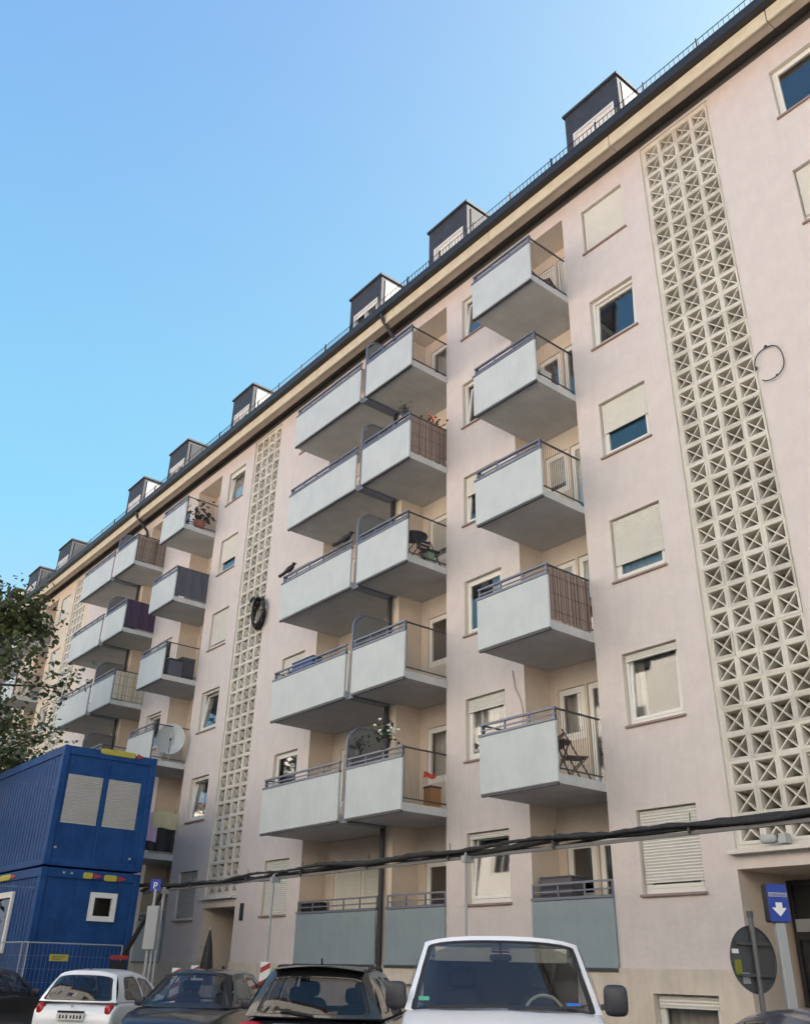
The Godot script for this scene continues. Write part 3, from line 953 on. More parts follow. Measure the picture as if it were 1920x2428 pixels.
func plate(t: Node3D, at: Vector3, basis := Basis.IDENTITY) -> void:
	var p := MB.new()
	p.box(at, Vector3(0.52, 0.11, 0.015), basis)
	var o := put("licence_plate", p, M.plate, t)
	var k := MB.new()
	for i in 7:
		k.box(at + basis * Vector3(-0.19 + i * 0.062 + (0.02 if i > 2 else 0.0), 0, 0.009), Vector3(0.034, 0.062 - 0.012 * (i % 2), 0.002), basis)
	put("plate_marks", k, M.ink, o)

func cars() -> void:
	var B := deg_to_rad(46.0)
	# nose towards the photographer: turn so that local z points at (sin B, cos B)
	var van := thing("parked_van", "white delivery van parked nose out with black door mirrors, nearest vehicle in the row", "van", Vector3(1.03, 0, 6.37), B)
	car(van, {"w": 0.95, "paint": M.white_paint, "base_w": 0.975, "top_w": 0.83, "cowl": [-0.02, 1.27], "header": [-0.82, 1.875], "rear_top": [-3.35, 1.88], "rear_base": [-3.55, 1.15], "bulge_front": 0.19, "bulge_rear": 0.04, "crown": 0.065, "arch": 0.02,
		"stations": [[-3.66, 0.95, 0.90, 0.4], [-3.60, 1.20, 0.98, 0.32], [-2.6, 1.22, 1.0, 0.28], [-0.3, 1.27, 1.0, 0.28], [0.06, 1.27, 1.0, 0.28], [0.3, 1.22, 0.99, 0.28], [0.62, 1.13, 0.975, 0.28], [0.9, 1.02, 0.93, 0.28], [1.06, 0.92, 0.86, 0.3], [1.12, 0.70, 0.80, 0.36]],
		"windshield": [0.03, 0.97, 0.0, 0.94, 0.08], "side_windows": [[0.04, 0.26, 0.12, 0.86, 0.25], [0.32, 0.62, 0.12, 0.86, 0.15], [0.66, 0.95, 0.12, 0.86, 0.15]],
		"seats": [[0.42, 1.42, -1.05], [-0.42, 1.42, -1.05]], "mirrors": [[1.07, 1.39, -0.12, Vector3(0.23, 0.27, 0.14)]], "wheels": [0.35, -2.7], "wheel_r": 0.33})
	var sv := MB.new()
	for sg in [-1.0, 1.0]: sv.box(Vector3(sg * 0.38, 1.765, -0.62), Vector3(0.58, 0.13, 0.015), Basis(Vector3.RIGHT, 0.35))
	put("sun_visor", sv, M.cabin_pale, van)
	var im := MB.new()
	im.blob(Vector3(0, 1.74, -0.56), Vector3(0.22, 0.07, 0.04), 0.5)
	im.bar(Vector3(0, 1.76, -0.57), Vector3(0, 1.87, -0.6), 0.02)
	put("rear_view_mirror", im, M.cabin, van)
	var whl := MB.new()
	var wp := []
	for k in 25:
		var a := TAU * k / 24
		wp.append(Vector3(0.42 + cos(a) * 0.19, 1.24 + sin(a) * 0.17, -0.52 - sin(a) * 0.10))
	whl.tube(wp, 0.016, 6)
	put("steering_wheel", whl, M.cabin_pale, van)
	var bh := MB.new()
	bh.span(-0.86, 0.86, 0.9, 1.72, -1.75, -1.72)
	put("bulkhead", bh, mat(0.075, 0.08, 0.085, 0.8), van)
	var wipers := MB.new()
	for q in [[-0.7, 0.05], [0.05, 0.75]]: wipers.bar(Vector3(q[0], 1.30, 0.08), Vector3(q[1], 1.335, 0.155), 0.02)
	put("wiper", wipers, M.trim, van)
	var hl := MB.new()
	for sg in [-1.0, 1.0]: hl.blob(Vector3(sg * 0.72, 0.86, 0.93), Vector3(0.34, 0.26, 0.2), 0.6)
	put("headlight", hl, M.zinc, van)
	plate(van, Vector3(0, 0.5, 1.13))
	var stk := MB.new()
	stk.box(Vector3(-0.74, 1.37, 0.02), Vector3(0.1, 0.05, 0.004), Basis(Vector3.RIGHT, -0.9))
	put("windshield_sticker", stk, mat(0.1, 0.4, 0.25, 0.6), van)
	var st2 := MB.new()
	st2.box(Vector3(0.66, 1.345, 0.035), Vector3(0.13, 0.05, 0.004), Basis(Vector3.RIGHT, -0.9))
	put("windshield_sticker", st2, mat(0.03, 0.15, 0.5, 0.6), van)

	# tail towards the photographer: local z points away
	var T := B + PI
	var suv := thing("parked_car", "black estate car with roof rails, parked tail out left of the white van", "car", Vector3(-2.55, 0, 6.1), T)
	car(suv, {"w": 0.92, "paint": M.black_paint, "base_w": 0.93, "top_w": 0.68, "cowl": [3.35, 1.06], "header": [2.45, 1.56], "rear_top": [0.42, 1.57], "rear_base": [0.10, 1.07], "bulge_front": 0.16, "bulge_rear": 0.12, "crown": 0.055, "arch": 0.03,
		"stations": [[-0.06, 0.62, 0.80, 0.42], [-0.02, 0.85, 0.90, 0.34], [0.06, 1.0, 0.96, 0.30], [0.5, 1.04, 1.0, 0.26], [2.2, 1.04, 1.0, 0.24], [3.3, 1.03, 0.99, 0.24], [3.9, 0.98, 0.96, 0.26], [4.3, 0.86, 0.86, 0.3], [4.42, 0.66, 0.76, 0.36]],
		"rear_window": [0.07, 0.93, 0.05, 0.80, 0.22], "rear_glass": M.rear_glass, "side_windows": [[0.10, 0.38, 0.08, 0.86, 0.22], [0.43, 0.68, 0.08, 0.86, 0.15], [0.73, 0.93, 0.10, 0.84, 0.25]],
		"seats": [[0.38, 1.22, 2.0], [-0.38, 1.22, 2.0], [0.38, 1.16, 1.1], [-0.38, 1.16, 1.1]], "mirrors": [[1.02, 1.12, 2.95, Vector3(0.22, 0.17, 0.12)]], "wheels": [0.85, 3.55], "wheel_r": 0.35})
	var sp := MB.new()
	sp.sheet(func(u, v):
		var q: float = u * 2 - 1
		return Vector3(q * 0.60, 1.575 + 0.05 * (1 - q * q) + 0.025 * sin(PI * v), lerpf(0.5, 0.24, v) - 0.12 * (1 - q * q)), 14, 4, Vector3(0, 1.2, 1))
	put("spoiler", sp, M.black_paint, suv)
	var rr := MB.new()
	for sg in [-1.0, 1.0]:
		rr.tube([Vector3(sg * 0.60, 1.575, 0.55), Vector3(sg * 0.60, 1.625, 0.7), Vector3(sg * 0.60, 1.635, 1.4), Vector3(sg * 0.60, 1.625, 2.1), Vector3(sg * 0.60, 1.57, 2.25)], 0.018, 8)
	put("roof_rail", rr, M.trim, suv)
	var wi := MB.new()
	wi.bar(Vector3(-0.02, 1.09, -0.05), Vector3(0.42, 1.15, -0.02), 0.025)
	put("rear_wiper", wi, M.trim, suv)
	var an := MB.new()
	an.bar(Vector3(0, 1.65, 0.55), Vector3(0, 1.72, 0.49), 0.02)
	put("antenna", an, M.trim, suv)
	for sg in [-1.0, 1.0]:
		var tl := MB.new()
		tl.blob(Vector3(sg * 0.76, 0.93, 0.07), Vector3(0.30, 0.17, 0.26), 0.55)
		put("tail_light", tl, M.tail, suv)
	plate(suv, Vector3(0, 0.82, -0.05), Basis(Vector3.UP, PI))
	var ch := MB.new()
	ch.box(Vector3(0, 0.98, 0.005), Vector3(0.95, 0.03, 0.02))
	put("chrome_strip", ch, M.alloy, suv)

	var conv := thing("parked_car", "dark compact car parked nose out between the white hatchback and the black estate", "car", Vector3(-8.05, 0, 5.0), B)
	car(conv, {"w": 0.88, "paint": M.black_paint, "base_w": 0.92, "top_w": 0.66, "cowl": [0.0, 0.98], "header": [-0.72, 1.47], "rear_top": [-2.35, 1.48], "rear_base": [-2.8, 1.02], "bulge_front": 0.2, "bulge_rear": 0.1, "crown": 0.06, "arch": 0.04,
		"stations": [[-2.95, 0.60, 0.80, 0.4], [-2.9, 0.9, 0.92, 0.32], [-2.5, 0.98, 0.98, 0.26], [-1.2, 0.97, 1.0, 0.24], [0.0, 0.96, 0.99, 0.24], [0.55, 0.90, 0.96, 0.25], [0.95, 0.80, 0.88, 0.28], [1.1, 0.66, 0.78, 0.3], [1.14, 0.55, 0.7, 0.34]],
		"side_windows": [[0.10, 0.44, 0.08, 0.86, 0.25], [0.50, 0.84, 0.08, 0.84, 0.3]],
		"seats": [[0.36, 1.16, -1.3], [-0.36, 1.16, -1.3]], "mirrors": [[0.98, 1.04, -0.35, Vector3(0.2, 0.16, 0.12)]], "wheels": [0.4, -2.1], "wheel_r": 0.32})
	var fin := MB.new()
	fin.blob(Vector3(0, 1.58, -2.2), Vector3(0.04, 0.09, 0.18), 0.8)
	put("antenna", fin, M.trim, conv)
	var mb2 := MB.new()
	mb2.box(Vector3(0, 1.40, -0.5), Vector3(0.22, 0.035, 0.02))
	put("rear_view_mirror", mb2, M.cabin_pale, conv)

	var fi := thing("parked_car", "small white rounded hatchback parked tail out in front of the blue containers", "car", Vector3(-10.72, 0, 5.86), T - 0.03)
	car(fi, {"w": 0.815, "paint": M.white_paint, "base_w": 0.93, "top_w": 0.70, "cowl": [2.42, 0.96], "header": [1.75, 1.40], "rear_top": [0.34, 1.42], "rear_base": [0.02, 0.97], "bulge_front": 0.16, "bulge_rear": 0.12, "crown": 0.07, "arch": 0.05,
		"stations": [[-0.18, 0.5, 0.80, 0.36], [-0.16, 0.68, 0.90, 0.30], [-0.08, 0.86, 0.955, 0.28], [0.15, 0.96, 0.985, 0.26], [1.2, 0.96, 1.0, 0.24], [2.35, 0.95, 0.99, 0.24], [2.9, 0.90, 0.95, 0.26], [3.22, 0.78, 0.84, 0.3], [3.33, 0.6, 0.72, 0.34]],
		"rear_window": [0.05, 0.95, 0.04, 0.86, 0.16], "rear_glass": M.rear_glass, "side_windows": [[0.10, 0.44, 0.06, 0.84, 0.3], [0.47, 0.86, 0.06, 0.88, 0.4]],
		"seats": [[0.34, 1.12, 1.2], [-0.34, 1.12, 1.2]], "mirrors": [[0.9, 1.0, 2.0, Vector3(0.2, 0.15, 0.12)]], "mirror_paint": M.white_paint, "wheels": [0.55, 2.75], "wheel_r": 0.29})
	for sg in [-1.0, 1.0]:
		var tl := MB.new()
		tl.blob(Vector3(sg * 0.66, 0.80, -0.03), Vector3(0.17, 0.30, 0.18), 0.7)
		put("tail_light", tl, M.tail, fi)
	plate(fi, Vector3(0, 0.73, -0.20), Basis(Vector3.UP, PI))
	var hd := MB.new()
	hd.box(Vector3(0, 0.81, -0.19), Vector3(0.5, 0.035, 0.05))
	put("tailgate_handle", hd, M.trim, fi)
	var bd := MB.new()
	bd.disc(Vector3(0, 0.905, -0.165), Vector3(0, 0.2, -1).normalized(), 0.032)
	put("badge", bd, M.steel, fi)
	var an2 := MB.new()
	an2.bar(Vector3(0, 1.49, 0.4), Vector3(0, 1.54, 0.34), 0.02)
	put("antenna", an2, M.trim, fi)

	var bl := thing("parked_car", "black car at the left edge of the row, half hidden by the white hatchback", "car", Vector3(-13.0, 0, 8.0), T)
	car(bl, {"w": 0.88, "paint": M.black_paint, "base_w": 0.93, "top_w": 0.68, "cowl": [3.2, 0.98], "header": [2.35, 1.42], "rear_top": [0.62, 1.43], "rear_base": [0.16, 1.0], "bulge_front": 0.16, "bulge_rear": 0.12, "crown": 0.05, "arch": 0.04,
		"stations": [[-0.06, 0.6, 0.80, 0.42], [0.0, 0.85, 0.92, 0.34], [0.1, 0.96, 0.97, 0.30], [0.5, 0.98, 1.0, 0.26], [2.2, 0.97, 1.0, 0.24], [3.2, 0.96, 0.98, 0.24], [3.8, 0.9, 0.94, 0.26], [4.15, 0.78, 0.84, 0.3], [4.25, 0.6, 0.72, 0.36]],
		"side_windows": [[0.10, 0.40, 0.08, 0.86, 0.22], [0.45, 0.74, 0.08, 0.86, 0.15], [0.78, 0.92, 0.10, 0.80, 0.3]],
		"seats": [[0.36, 1.12, 1.9], [-0.36, 1.12, 1.9]], "mirrors": [[0.98, 1.04, 2.8, Vector3(0.2, 0.15, 0.12)]], "wheels": [0.8, 3.4], "wheel_r": 0.32})
	for sg in [-1.0, 1.0]:
		var tl := MB.new()
		tl.blob(Vector3(sg * 0.74, 0.84, 0.05), Vector3(0.26, 0.18, 0.3), 0.6)
		var o := put("tail_light", tl, M.tail, bl)
		var cl := MB.new()
		cl.blob(Vector3(sg * 0.76, 0.83, -0.05), Vector3(0.1, 0.07, 0.14), 0.8)
		put("lens", cl, M.tail_clear, o)

	var rc := thing("parked_car", "dark blue car of which only the roof shows, in the bottom right corner", "car", Vector3(4.85, 0, 6.0), T + 0.1)
	car(rc, {"w": 0.88, "paint": M.dark_blue, "base_w": 0.93, "top_w": 0.66, "cowl": [3.0, 0.95], "header": [2.2, 1.29], "rear_top": [0.55, 1.30], "rear_base": [0.06, 0.95], "bulge_front": 0.16, "bulge_rear": 0.14, "crown": 0.06, "arch": 0.05,
		"stations": [[-0.16, 0.6, 0.80, 0.42], [-0.1, 0.82, 0.92, 0.34], [0.02, 0.92, 0.97, 0.30], [0.5, 0.95, 1.0, 0.26], [2.2, 0.95, 1.0, 0.24], [3.0, 0.94, 0.98, 0.24], [3.6, 0.87, 0.94, 0.26], [3.95, 0.76, 0.84, 0.3], [4.05, 0.6, 0.72, 0.36]],
		"side_windows": [[0.10, 0.44, 0.08, 0.86, 0.22], [0.50, 0.84, 0.08, 0.84, 0.3]],
		"seats": [[0.36, 1.1, 1.8], [-0.36, 1.1, 1.8]], "mirrors": [[0.98, 1.02, 2.6, Vector3(0.2, 0.15, 0.12)]], "wheels": [0.7, 3.3], "wheel_r": 0.32})

# ---------------------------------------------------------------- street and site
func street() -> void:
	var g := MB.new()
	g.quad(Vector3(-400, -0.16, 400), Vector3(400, -0.16, 400), Vector3(400, -0.16, -400), Vector3(-400, -0.16, -400))
	structure(put("ground", g, M.paving))
	var r := MB.new()
	r.span(-150, 150, -0.156, -0.0, 3.2, 15.6)
	structure(put("road", r, M.asphalt))
	for s in [[0.04, 3.08], [15.72, 19.3]]:
		var p := MB.new()
		p.span(-150, 150, -0.156, 0.11, s[0], s[1])
		structure(put("pavement", p, M.paving))
		var k := MB.new()
		var kz: float = 3.08 if s[0] < 5 else 15.6
		var x := -60.0
		while x < 40.0:
			k.span(x, x + 0.99, -0.156, 0.12, kz, kz + 0.12)
			x += 1.0
		structure(put("kerb", k, M.slab))
	var ln := MB.new()
	for i in 22:
		var x := 22.0 - i * 3.55
		var d := Vector3(-0.72, 0, -0.694)
		ln.quad(Vector3(x, 0.004, 7.6), Vector3(x + 0.14, 0.004, 7.6), Vector3(x + 0.14 - 4.4, 0.004, 3.35), Vector3(x - 4.4, 0.004, 3.35))
	structure(put("parking_lines", ln, M.sign_white))

func opposite() -> void:
	# the houses across the street: the sun stands on their fronts and comes back onto the pink one
	var n := 0
	for s in [[-62.0, -38.0, 16.6, M.opposite, "cream rendered flats across the street, farthest left"], [-38.0, -12.0, 18.2, M.opposite, "tall cream flats across the street opposite the blue containers"], [-12.0, 16.0, 17.0, M.opposite, "cream rendered flats across the street behind the photographer"], [16.0, 44.0, 18.0, M.opposite, "tall cream flats across the street, farthest right"]]:
		var b := thing("town_house", s[4], "building")
		var H: float = s[2]
		var mb := MB.new()
		var holes := []
		var xx: float = s[0] + 1.6
		while xx + 1.5 < s[1]:
			var yy := 1.6
			while yy + 1.5 < H - 0.6:
				holes.append([xx, xx + 1.3, yy, yy + 1.5])
				yy += 2.9
			xx += 3.1
		# sheet in metres facing the street (towards -z)
		var xs := [s[0]]; var ys := [0.0]
		for h in holes:
			for v in [h[0], h[1]]:
				if not xs.has(v): xs.append(v)
			for v in [h[2], h[3]]:
				if not ys.has(v): ys.append(v)
		xs.append(s[1]); ys.append(H)
		xs.sort(); ys.sort()
		for j in ys.size() - 1:
			for i in xs.size() - 1:
				if i % 2 == 1 and j % 2 == 1: continue
				mb.quad(Vector3(xs[i + 1], ys[j], 19.4), Vector3(xs[i], ys[j], 19.4), Vector3(xs[i], ys[j + 1], 19.4), Vector3(xs[i + 1], ys[j + 1], 19.4))
		mb.span(s[0], s[1], 0, H, 30.0, 30.3)
		mb.span(s[0], s[0] + 0.2, 0, H, 19.7, 30.0)
		mb.span(s[1] - 0.2, s[1], 0, H, 19.7, 30.0)
		put("wall", mb, s[3], b)
		var bs := MB.new()
		for q in range(0, int((s[1] - s[0]) / 3.1)):
			var qx: float = s[0] + 0.2 + q * 3.1
			bs.span(qx, qx + 1.35, 0, 3.7, 19.32, 19.42)
		bs.span(s[0], s[1], 3.7, 4.0, 19.28, 19.42)
		bs.span(s[0], s[1], 0.0, 1.5, 19.33, 19.43)
		put("shop_front", bs, M.sign_back, b)
		var rf := MB.new()
		rf.quad(Vector3(s[1], H, 18.9), Vector3(s[0], H, 18.9), Vector3(s[0], H + 3.2, 24.8), Vector3(s[1], H + 3.2, 24.8))
		rf.quad(Vector3(s[0], H, 30.6), Vector3(s[1], H, 30.6), Vector3(s[1], H + 3.2, 24.8), Vector3(s[0], H + 3.2, 24.8))
		rf.quad(Vector3(s[0], H - 0.02, 18.9), Vector3(s[1], H - 0.02, 18.9), Vector3(s[1], H - 0.02, 30.6), Vector3(s[0], H - 0.02, 30.6))
		put("roof", rf, M.terracotta, b)
		var k := 0
		var wm := MB.new()
		wm.span(0, 1.3, 0, 1.5, 0.14, 0.22)
		wm.quad(Vector3(0, 0, 0.14), Vector3(0, 0, 0), Vector3(0, 1.5, 0), Vector3(0, 1.5, 0.14))
		wm.quad(Vector3(1.3, 0, 0), Vector3(1.3, 0, 0.14), Vector3(1.3, 1.5, 0.14), Vector3(1.3, 1.5, 0))
		wm.quad(Vector3(0, 1.5, 0.14), Vector3(1.3, 1.5, 0.14), Vector3(1.3, 1.5, 0), Vector3(0, 1.5, 0))
		wm.quad(Vector3(0, 0, 0), Vector3(1.3, 0, 0), Vector3(1.3, 0, 0.14), Vector3(0, 0, 0.14))
		var wmesh := wm.mesh()
		var gm := MB.new()
		for q in [[0.09, 0.61], [0.69, 1.21]]:
			gm.quad(Vector3(q[1], 0.1, 0.135), Vector3(q[0], 0.1, 0.135), Vector3(q[0], 1.4, 0.135), Vector3(q[1], 1.4, 0.135))
		var gmesh := gm.mesh()
		for h in holes:
			var w := put_many("window", k, wmesh, M.white, b, Vector3(h[0], h[2], 19.4))
			put_many("pane", 0, gmesh, M.dark_glass, w, Vector3.ZERO)
			k += 1
		n += 1

func containers() -> void:
	# local axes: x runs back along the long side, the end face with windows looks to +x; origin at the near street-side corner
	var x1 := -16.05; var z1 := 5.20; var L := 6.06; var W := 2.58; var H := 2.93
	for lvl in 2:
		var y0 := 0.79 + lvl * (H + 0.05)
		var c := thing("site_container", ["blue site office container with small white framed window, lower of the stack", "blue site office container with two closed shutters, upper of the stack"][lvl], "container", Vector3(x1, y0, z1))
		# corrugated skin on end and long side
		var end_holes: Array = [[[1.36, 2.0, 1.80, 2.40]], [[0.23, 1.16, 1.02, 2.22], [1.32, 2.22, 1.02, 2.22]]][lvl]
		var long_holes: Array = [[[1.85, 3.6, 1.05, 2.4]], []][lvl]
		var sk := MB.new()
		var strip := func(a: float, b: float, ya: float, yb: float, face: int, d: float) -> void:
			if face == 0:
				sk.quad(Vector3(d, ya, -a), Vector3(d, ya, -b), Vector3(d, yb, -b), Vector3(d, yb, -a))
			else:
				sk.quad(Vector3(-b, ya, d), Vector3(-a, ya, d), Vector3(-a, yb, d), Vector3(-b, yb, d))
		for face in 2:
			var len_ := W if face == 0 else L
			var holes: Array = end_holes if face == 0 else long_holes
			var p := 0.10
			var cut := [p]
			while p < len_ - 0.25:
				p += 0.12
				cut.append(p)
			cut[-1] = len_ - 0.10
			for h in holes: cut.append(h[0]); cut.append(h[1])
			cut.sort()
			for i in cut.size() - 1:
				var a: float = cut[i]; var bb: float = cut[i + 1]
				if bb - a < 0.004: continue
				var m := (a + bb) * 0.5
				var d := -0.042 if i % 2 == 0 else -0.034
				var segs := [[0.16, H - 0.2]]
				for h in holes:
					if m > h[0] and m < h[1]: segs = [[0.16, h[2]], [h[3], H - 0.2]]
				for s in segs: strip.call(a, bb, s[0], s[1], face, d)
		# far long side, far end and lid
		sk.quad(Vector3(-L, 0.1, -W), Vector3(0, 0.1, -W), Vector3(0, H - 0.1, -W), Vector3(-L, H - 0.1, -W))
		sk.quad(Vector3(-L, 0.1, 0), Vector3(-L, 0.1, -W), Vector3(-L, H - 0.1, -W), Vector3(-L, H - 0.1, 0))
		sk.span(-L, -0.02, H - 0.06, H - 0.01, -W + 0.02, -0.02)
		sk.span(-L, -0.02, 0.05, 0.1, -W + 0.02, -0.02)
		put("wall", sk, M.blue, c)
		var fr := MB.new()
		for cx in [-0.075, -L + 0.075]:
			for cz in [-0.075, -W + 0.075]:
				fr.cham(Vector3(cx, H * 0.5, cz), Vector3(0.16, H, 0.16), 0.014)
		for yy in [0.08, H - 0.11]:
			var hh := 0.17 if yy < 1 else 0.22
			fr.cham(Vector3(-0.07, yy, -W * 0.5), Vector3(0.13, hh, W - 0.32), 0.01)
			fr.cham(Vector3(-L * 0.5, yy, -0.07), Vector3(L - 0.32, hh, 0.13), 0.01)
			fr.cham(Vector3(-L * 0.5, yy, -W + 0.07), Vector3(L - 0.32, hh, 0.13), 0.01)
		if lvl == 1: fr.span(-0.04, -0.02, 0.16, H - 0.2, -1.275, -1.205)
		put("frame", fr, M.blue, c)
		# windows
		for h in end_holes:
			if lvl == 1:
				var bx := MB.new()
				bx.span(-0.03, -0.015, h[2] - 0.02, h[3] + 0.02, -h[1] - 0.02, -h[1] + 0.03)
				var s := shutter_mesh((h[1] - h[0]) / U, (h[3] - h[2]) / U, 0.11)
				var o := put("roller_shutter", s, M.shutter_grey, c)
				o.position = Vector3(-0.035, h[3], -h[0])
				o.rotation.y = PI / 2
			else:
				var w := MB.new()
				for e in [[h[0] - 0.03, h[0] + 0.09, h[2] - 0.03, h[3] + 0.03], [h[1] - 0.09, h[1] + 0.03, h[2] - 0.03, h[3] + 0.03], [h[0] + 0.09, h[1] - 0.09, h[2] - 0.03, h[2] + 0.09], [h[0] + 0.09, h[1] - 0.09, h[3] - 0.09, h[3] + 0.03]]:
					w.span(-0.08, 0.012, e[2], e[3], -e[1], -e[0])
				var o := put("window", w, M.white, c)
				var g := MB.new()
				g.quad(Vector3(-0.05, h[2], -h[0]), Vector3(-0.05, h[2], -h[1]), Vector3(-0.05, h[3], -h[1]), Vector3(-0.05, h[3], -h[0]))
				put("pane", g, M.pane, o)
		for h in long_holes:
			var w := MB.new()
			for e in [[h[0] - 0.04, h[0] + 0.1, h[2] - 0.04, h[3] + 0.04], [h[1] - 0.1, h[1] + 0.04, h[2] - 0.04, h[3] + 0.04], [h[0] + 0.1, h[1] - 0.1, h[2] - 0.04, h[2] + 0.1], [h[0] + 0.1, h[1] - 0.1, h[3] - 0.1, h[3] + 0.04]]:
				w.span(-e[1], -e[0], e[2], e[3], -0.08, 0.02)
			var o := put("window", w, M.white, c)
			var g := MB.new()
			g.quad(Vector3(-h[1], h[2], -0.05), Vector3(-h[0], h[2], -0.05), Vector3(-h[0], h[3], -0.05), Vector3(-h[1], h[3], -0.05))
			put("pane", g, M.pane, o)
		var inn := MB.new()
		inn.span(-L + 0.1, -0.5, 0.1, 0.14, -W + 0.1, -0.1)
		inn.span(-1.6, -1.56, 0.14, H - 0.1, -W + 0.1, -0.5)
		put("interior", inn, M.room, c)
		# hire company's plates on the top rails: yellow lozenge with a red arrow
		var lg := [[0.95, 1.95, H - 0.02]] if lvl == 1 else [[1.05, 1.3, H - 0.13], [1.6, 1.95, H - 0.15]]
		for e in lg:
			var pm := MB.new()
			pm.blob(Vector3(0.006, e[2], -(e[0] + e[1]) * 0.5), Vector3(0.03, 0.15, e[1] - e[0]), 0.35)
			var po := put("logo_plate", pm, M.yellow, c)
			var am := MB.new()
			var az: float = -e[1] - 0.03
			am.tri(Vector3(0.012, e[2] - 0.07, az), Vector3(0.012, e[2], az - 0.22), Vector3(0.012, e[2] + 0.07, az))
			put("logo_arrow", am, M.red, po)
		var bd := MB.new()
		for q in ([[0.22, 0.42], [2.2, 0.3]] if lvl == 1 else [[0.55, H - 0.1], [0.75, H - 0.1]]):
			bd.box(Vector3(0.0, q[1], -q[0]), Vector3(0.03, 0.05, 0.06))
		put("bracket", bd, M.zinc, c)
		if lvl == 0:
			var pm := MB.new()
			pm.blob(Vector3(-2.75, H - 0.12, 0.006), Vector3(0.9, 0.15, 0.03), 0.35)
			var po := put("logo_plate", pm, M.yellow, c)
			var am := MB.new()
			am.tri(Vector3(-2.25, H - 0.19, 0.012), Vector3(-1.9, H - 0.12, 0.012), Vector3(-2.25, H - 0.05, 0.012))
			put("logo_arrow", am, M.red, po)
			var ft := MB.new()
			for fx in [-0.2, -L * 0.5, -L + 0.2]:
				for fz in [-0.2, -W + 0.2]: ft.span(fx - 0.2, fx + 0.2, -0.79, 0.0, fz - 0.2, fz + 0.2)
			put("footing", ft, M.slab, c)

func fence() -> void:
	for i in 3:
		var f := thing("site_fence", ["wire mesh site fence panel nearest the grey pole, beside the blue containers", "wire mesh site fence panel with a yellow notice, before the blue container's corner", "wire mesh site fence panel at the left edge, before the big container window"][i], "fence", [Vector3(-15.2, 0.0, 3.2), Vector3(-14.95, 0.0, 5.55), Vector3(-18.5, 0.0, 5.75)][i], [PI / 2, 0.06, 0.0][i], "mesh panels of the site fence")
		var w: float = [2.4, 3.5, 3.5][i]
		var p := MB.new()
		var y1 := 2.02
		p.tube([Vector3(0, 0.1, 0), Vector3(0, y1, 0)], 0.015, 8)
		p.tube([Vector3(-w, 0.1, 0), Vector3(-w, y1, 0)], 0.015, 8)
		p.tube([Vector3(0, y1, 0), Vector3(-w, y1, 0)], 0.015, 8)
		p.tube([Vector3(0, 0.2, 0), Vector3(-w, 0.2, 0)], 0.015, 8)
		put("frame", p, M.steel, f)
		var m := MB.new()
		var x := 0.1
		while x < w:
			m.bar(Vector3(-x, 0.2, 0), Vector3(-x, y1, 0), 0.0025)
			x += 0.1
		for k in 6: m.bar(Vector3(0, 0.4 + k * 0.27, 0.004), Vector3(-w, 0.4 + k * 0.27, 0.004), 0.0025)
		put("mesh", m, M.steel, f)
		var ft := MB.new()
		for xx in [0.0, -w]: ft.cham(Vector3(xx, 0.06, 0), Vector3(0.25, 0.12, 0.7), 0.02)
		put("foot", ft, M.slab, f)
	var n1 := thing("notice_board", "small yellow notice on the site fence below the container window", "sign", Vector3(-15.17, 1.72, 4.72), PI / 2)
	var a := MB.new()
	a.span(-0.22, 0.22, -0.07, 0.07, 0, 0.012)
	put("board", a, M.yellow, n1)
	var a2 := MB.new()
	for k in 3: a2.span(-0.17, 0.05 + 0.05 * k, -0.04 + k * 0.03, -0.03 + k * 0.03, 0.012, 0.014)
	put("print", a2, M.ink, n1)
	var n2 := thing("notice_board", "small red notice above a dark box at the container's right corner", "sign", Vector3(-15.12, 1.72, 3.28), PI / 2)
	var bmb := MB.new()
	bmb.span(-0.22, 0.22, 0.0, 0.09, 0, 0.012)
	put("board", bmb, M.red, n2)
	var b2 := MB.new()
	b2.span(-0.2, 0.2, -0.5, -0.03, -0.04, 0.01)
	put("box", b2, M.trim, n2)

